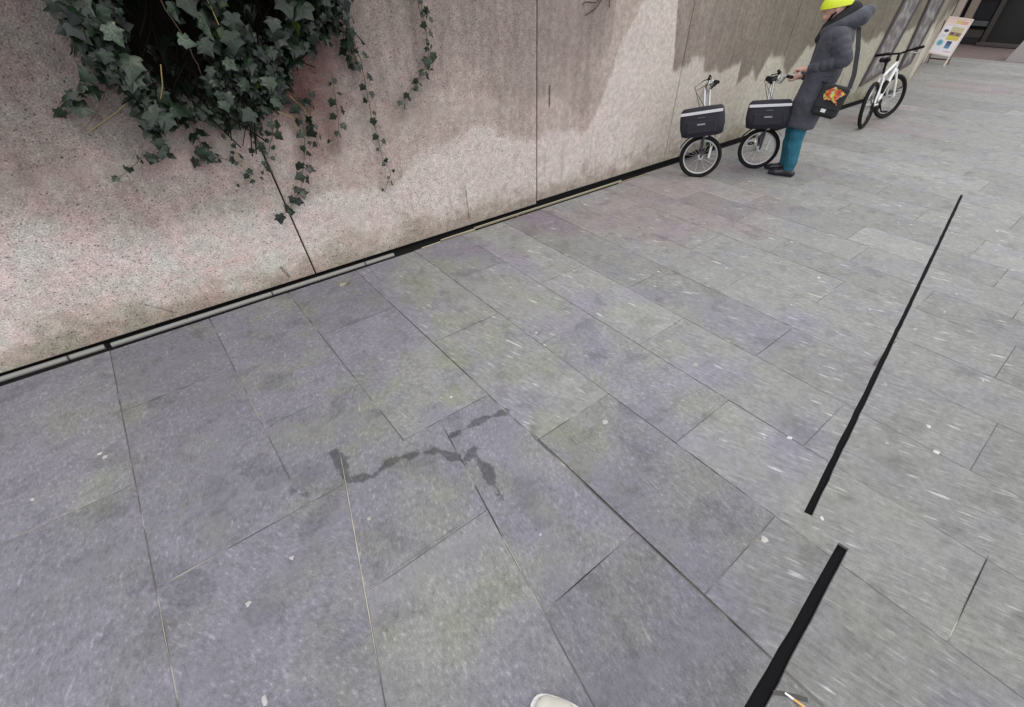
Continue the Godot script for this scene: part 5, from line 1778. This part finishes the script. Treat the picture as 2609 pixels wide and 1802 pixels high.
# ------------------------------------------------------------------ small things
func small_things() -> void:
	# the trainer at the near edge
	var t := thing("shoe", "off-white canvas shoe at the bottom edge of the picture", "shoe", Vector3(0.412, 0, 3.595))
	t.scale = Vector3(1.18, 1.0, 1.0)
	var canvas := mat(Color(0.50, 0.48, 0.43), 0.85)
	var rub := mat(Color(0.66, 0.65, 0.63), 0.6)
	var outline := []
	for q in 32:
		var a := TAU * q / 32.0
		var z := -cos(a) * 0.145
		var wdt := 0.046 if cos(a) > 0 else 0.036
		var x := sin(a) * wdt * pow(absf(sin(a)) + 0.001, -0.25)
		outline.append(Vector2(x + 0.012 * sm(0.0, 0.14, -z) * -1.0, z))
	var sole := PackedVector2Array(outline)
	var so := begin()
	prism(so, sole, Transform3D(Basis(Vector3(1, 0, 0), Vector3(0, 0, 1), Vector3(0, 1, 0)), Vector3(0, 0.030, 0)), 0.028, 0.003)
	var sw := Basis(Vector3.UP, deg_to_rad(14))
	var o := obj("sole", so, rub, t)
	o.basis = sw
	var up := begin()
	nets(up, [[Vector3(-0.012, 0.040, -0.100), Vector3(-0.006, 0.046, -0.05), 0.036, 0.041], [Vector3(-0.006, 0.046, -0.05), Vector3(0, 0.060, 0.02), 0.041, 0.040], [Vector3(0, 0.060, 0.02), Vector3(0, 0.065, 0.10), 0.040, 0.034]], 0.008, 0.02, [[Vector3(0, 0.029, 0), Vector3.DOWN]])
	o = obj("upper", up, canvas, t)
	o.basis = sw
	var cap := begin()
	var arc := []
	for q in 13:
		var a := PI * q / 12.0
		arc.append(Vector3(-0.010 - cos(a) * 0.039, 0.040 + sin(a) * 0.038, -0.078 + sin(a) * 0.006))
	tube(cap, arc, 0.0016, 5)
	o = obj("toe_seam", cap, mat(Color(0.42, 0.40, 0.36), 0.9), t)
	o.basis = sw
	var rnd := begin()
	var ol := []
	for q in 33:
		var p: Vector2 = outline[q % 32]
		ol.append(Vector3(p.x, 0.026, p.y))
	tube(rnd, ol, 0.0062, 6, false)
	o = obj("foxing_band", rnd, rub, t)
	o.basis = sw
	# cigarette end beside the wide black joint
	var cg := thing("cigarette_end", "white and orange cigarette end lying beside the wide black joint", "cigarette end")
	var d := (Vector3(1.096, 0, 4.075) - Vector3(1.080, 0, 3.998)).normalized()
	var p0 := Vector3(1.080, 0.0055, 3.998)
	var pa := begin()
	tube(pa, [p0, p0 + d * 0.02, p0 + d * 0.028], [0.0038, 0.0042, 0.0042], 8)
	obj("paper", pa, mat(Color(0.75, 0.74, 0.70), 0.8), cg)
	var fi := begin()
	tube(fi, [p0 + d * 0.0282, p0 + d * 0.075], 0.0044, 8)
	obj("filter", fi, mat(Color(0.62, 0.36, 0.12), 0.8), cg)
	var cr := begin()
	strip(cr, [Vector3(1.050, 0.0016, 3.972), Vector3(1.058, 0.0016, 3.978), Vector3(1.072, 0.0016, 3.992), Vector3(1.104, 0.0016, 4.03), Vector3(1.125, 0.0016, 4.06)], Vector3(0.0065, 0, -0.004), 0.0)
	var tape := obj("tar_smear", cr, mat(Color(0.05, 0.047, 0.045), 0.7))
	tag(tape, "thin dark tar smear leading from the wide black joint to the cigarette end", "tar smear")
	# dead leaf and debris at the foot of the wall
	var lf := thing("dead_leaf", "crumpled dry leaf on the paving below the wall's sloping joint", "leaf")
	var s := begin()
	s.set_smooth_group(0)
	for q in 7:
		var a := TAU * q / 7.0
		var b := TAU * (q + 1) / 7.0
		var r0 := 0.026 + 0.009 * sin(q * 2.3)
		var r1 := 0.026 + 0.009 * sin(((q + 1) % 7) * 2.3)
		var c := Vector3(0.985, 0.012, 0.305)
		tri(s, c, c + Vector3(cos(a) * r0 * 1.6, 0.012 * sin(a * 2.0) - 0.004, sin(a) * r0 * 0.7), c + Vector3(cos(b) * r1 * 1.6, 0.012 * sin(b * 2.0) - 0.004, sin(b) * r1 * 0.7), Vector3.UP)
	obj("blade", s, mat(Color(0.30, 0.28, 0.19), 0.85), lf)
	var sk := begin()
	tube(sk, [Vector3(1.02, 0.012, 0.30), Vector3(1.05, 0.02, 0.285), Vector3(1.065, 0.008, 0.30)], 0.0015, 5)
	obj("stalk", sk, mat(Color(0.2, 0.15, 0.09), 0.85), lf)
	var gr := thing("dry_grass", "wisp of dry grass caught in the wall's drain gap", "dry grass")
	for q in 9:
		var g := begin()
		var base := Vector3(3.03 + rng.randfn(0, 0.02), 0.004, 0.085 + rng.randfn(0, 0.012))
		var e := base + Vector3(rng.randf_range(-0.16, 0.04), rng.randf_range(0.0, 0.02), rng.randf_range(0.02, 0.09))
		tube(g, [base, (base + e) * 0.5 + Vector3(0, 0.018, 0), e], [0.0018, 0.0014, 0.0007], 4)
		obj("blade", g, mat(Color(0.33, 0.31, 0.22), 0.9), gr)
	# short rust pin in the wall beside the second joint
	var pin := begin()
	tube(pin, [Vector3(3.466, 1.165, 0.004), Vector3(3.47, 1.15, 0.014), Vector3(3.479, 1.0, 0.008), Vector3(3.482, 0.985, 0.002)], 0.0032, 6)
	var po := obj("wire_staple", pin, mat(Color(0.10, 0.085, 0.075), 0.7))
	tag(po, "thin dark wire staple on the wall just right of a vertical joint", "wire staple")
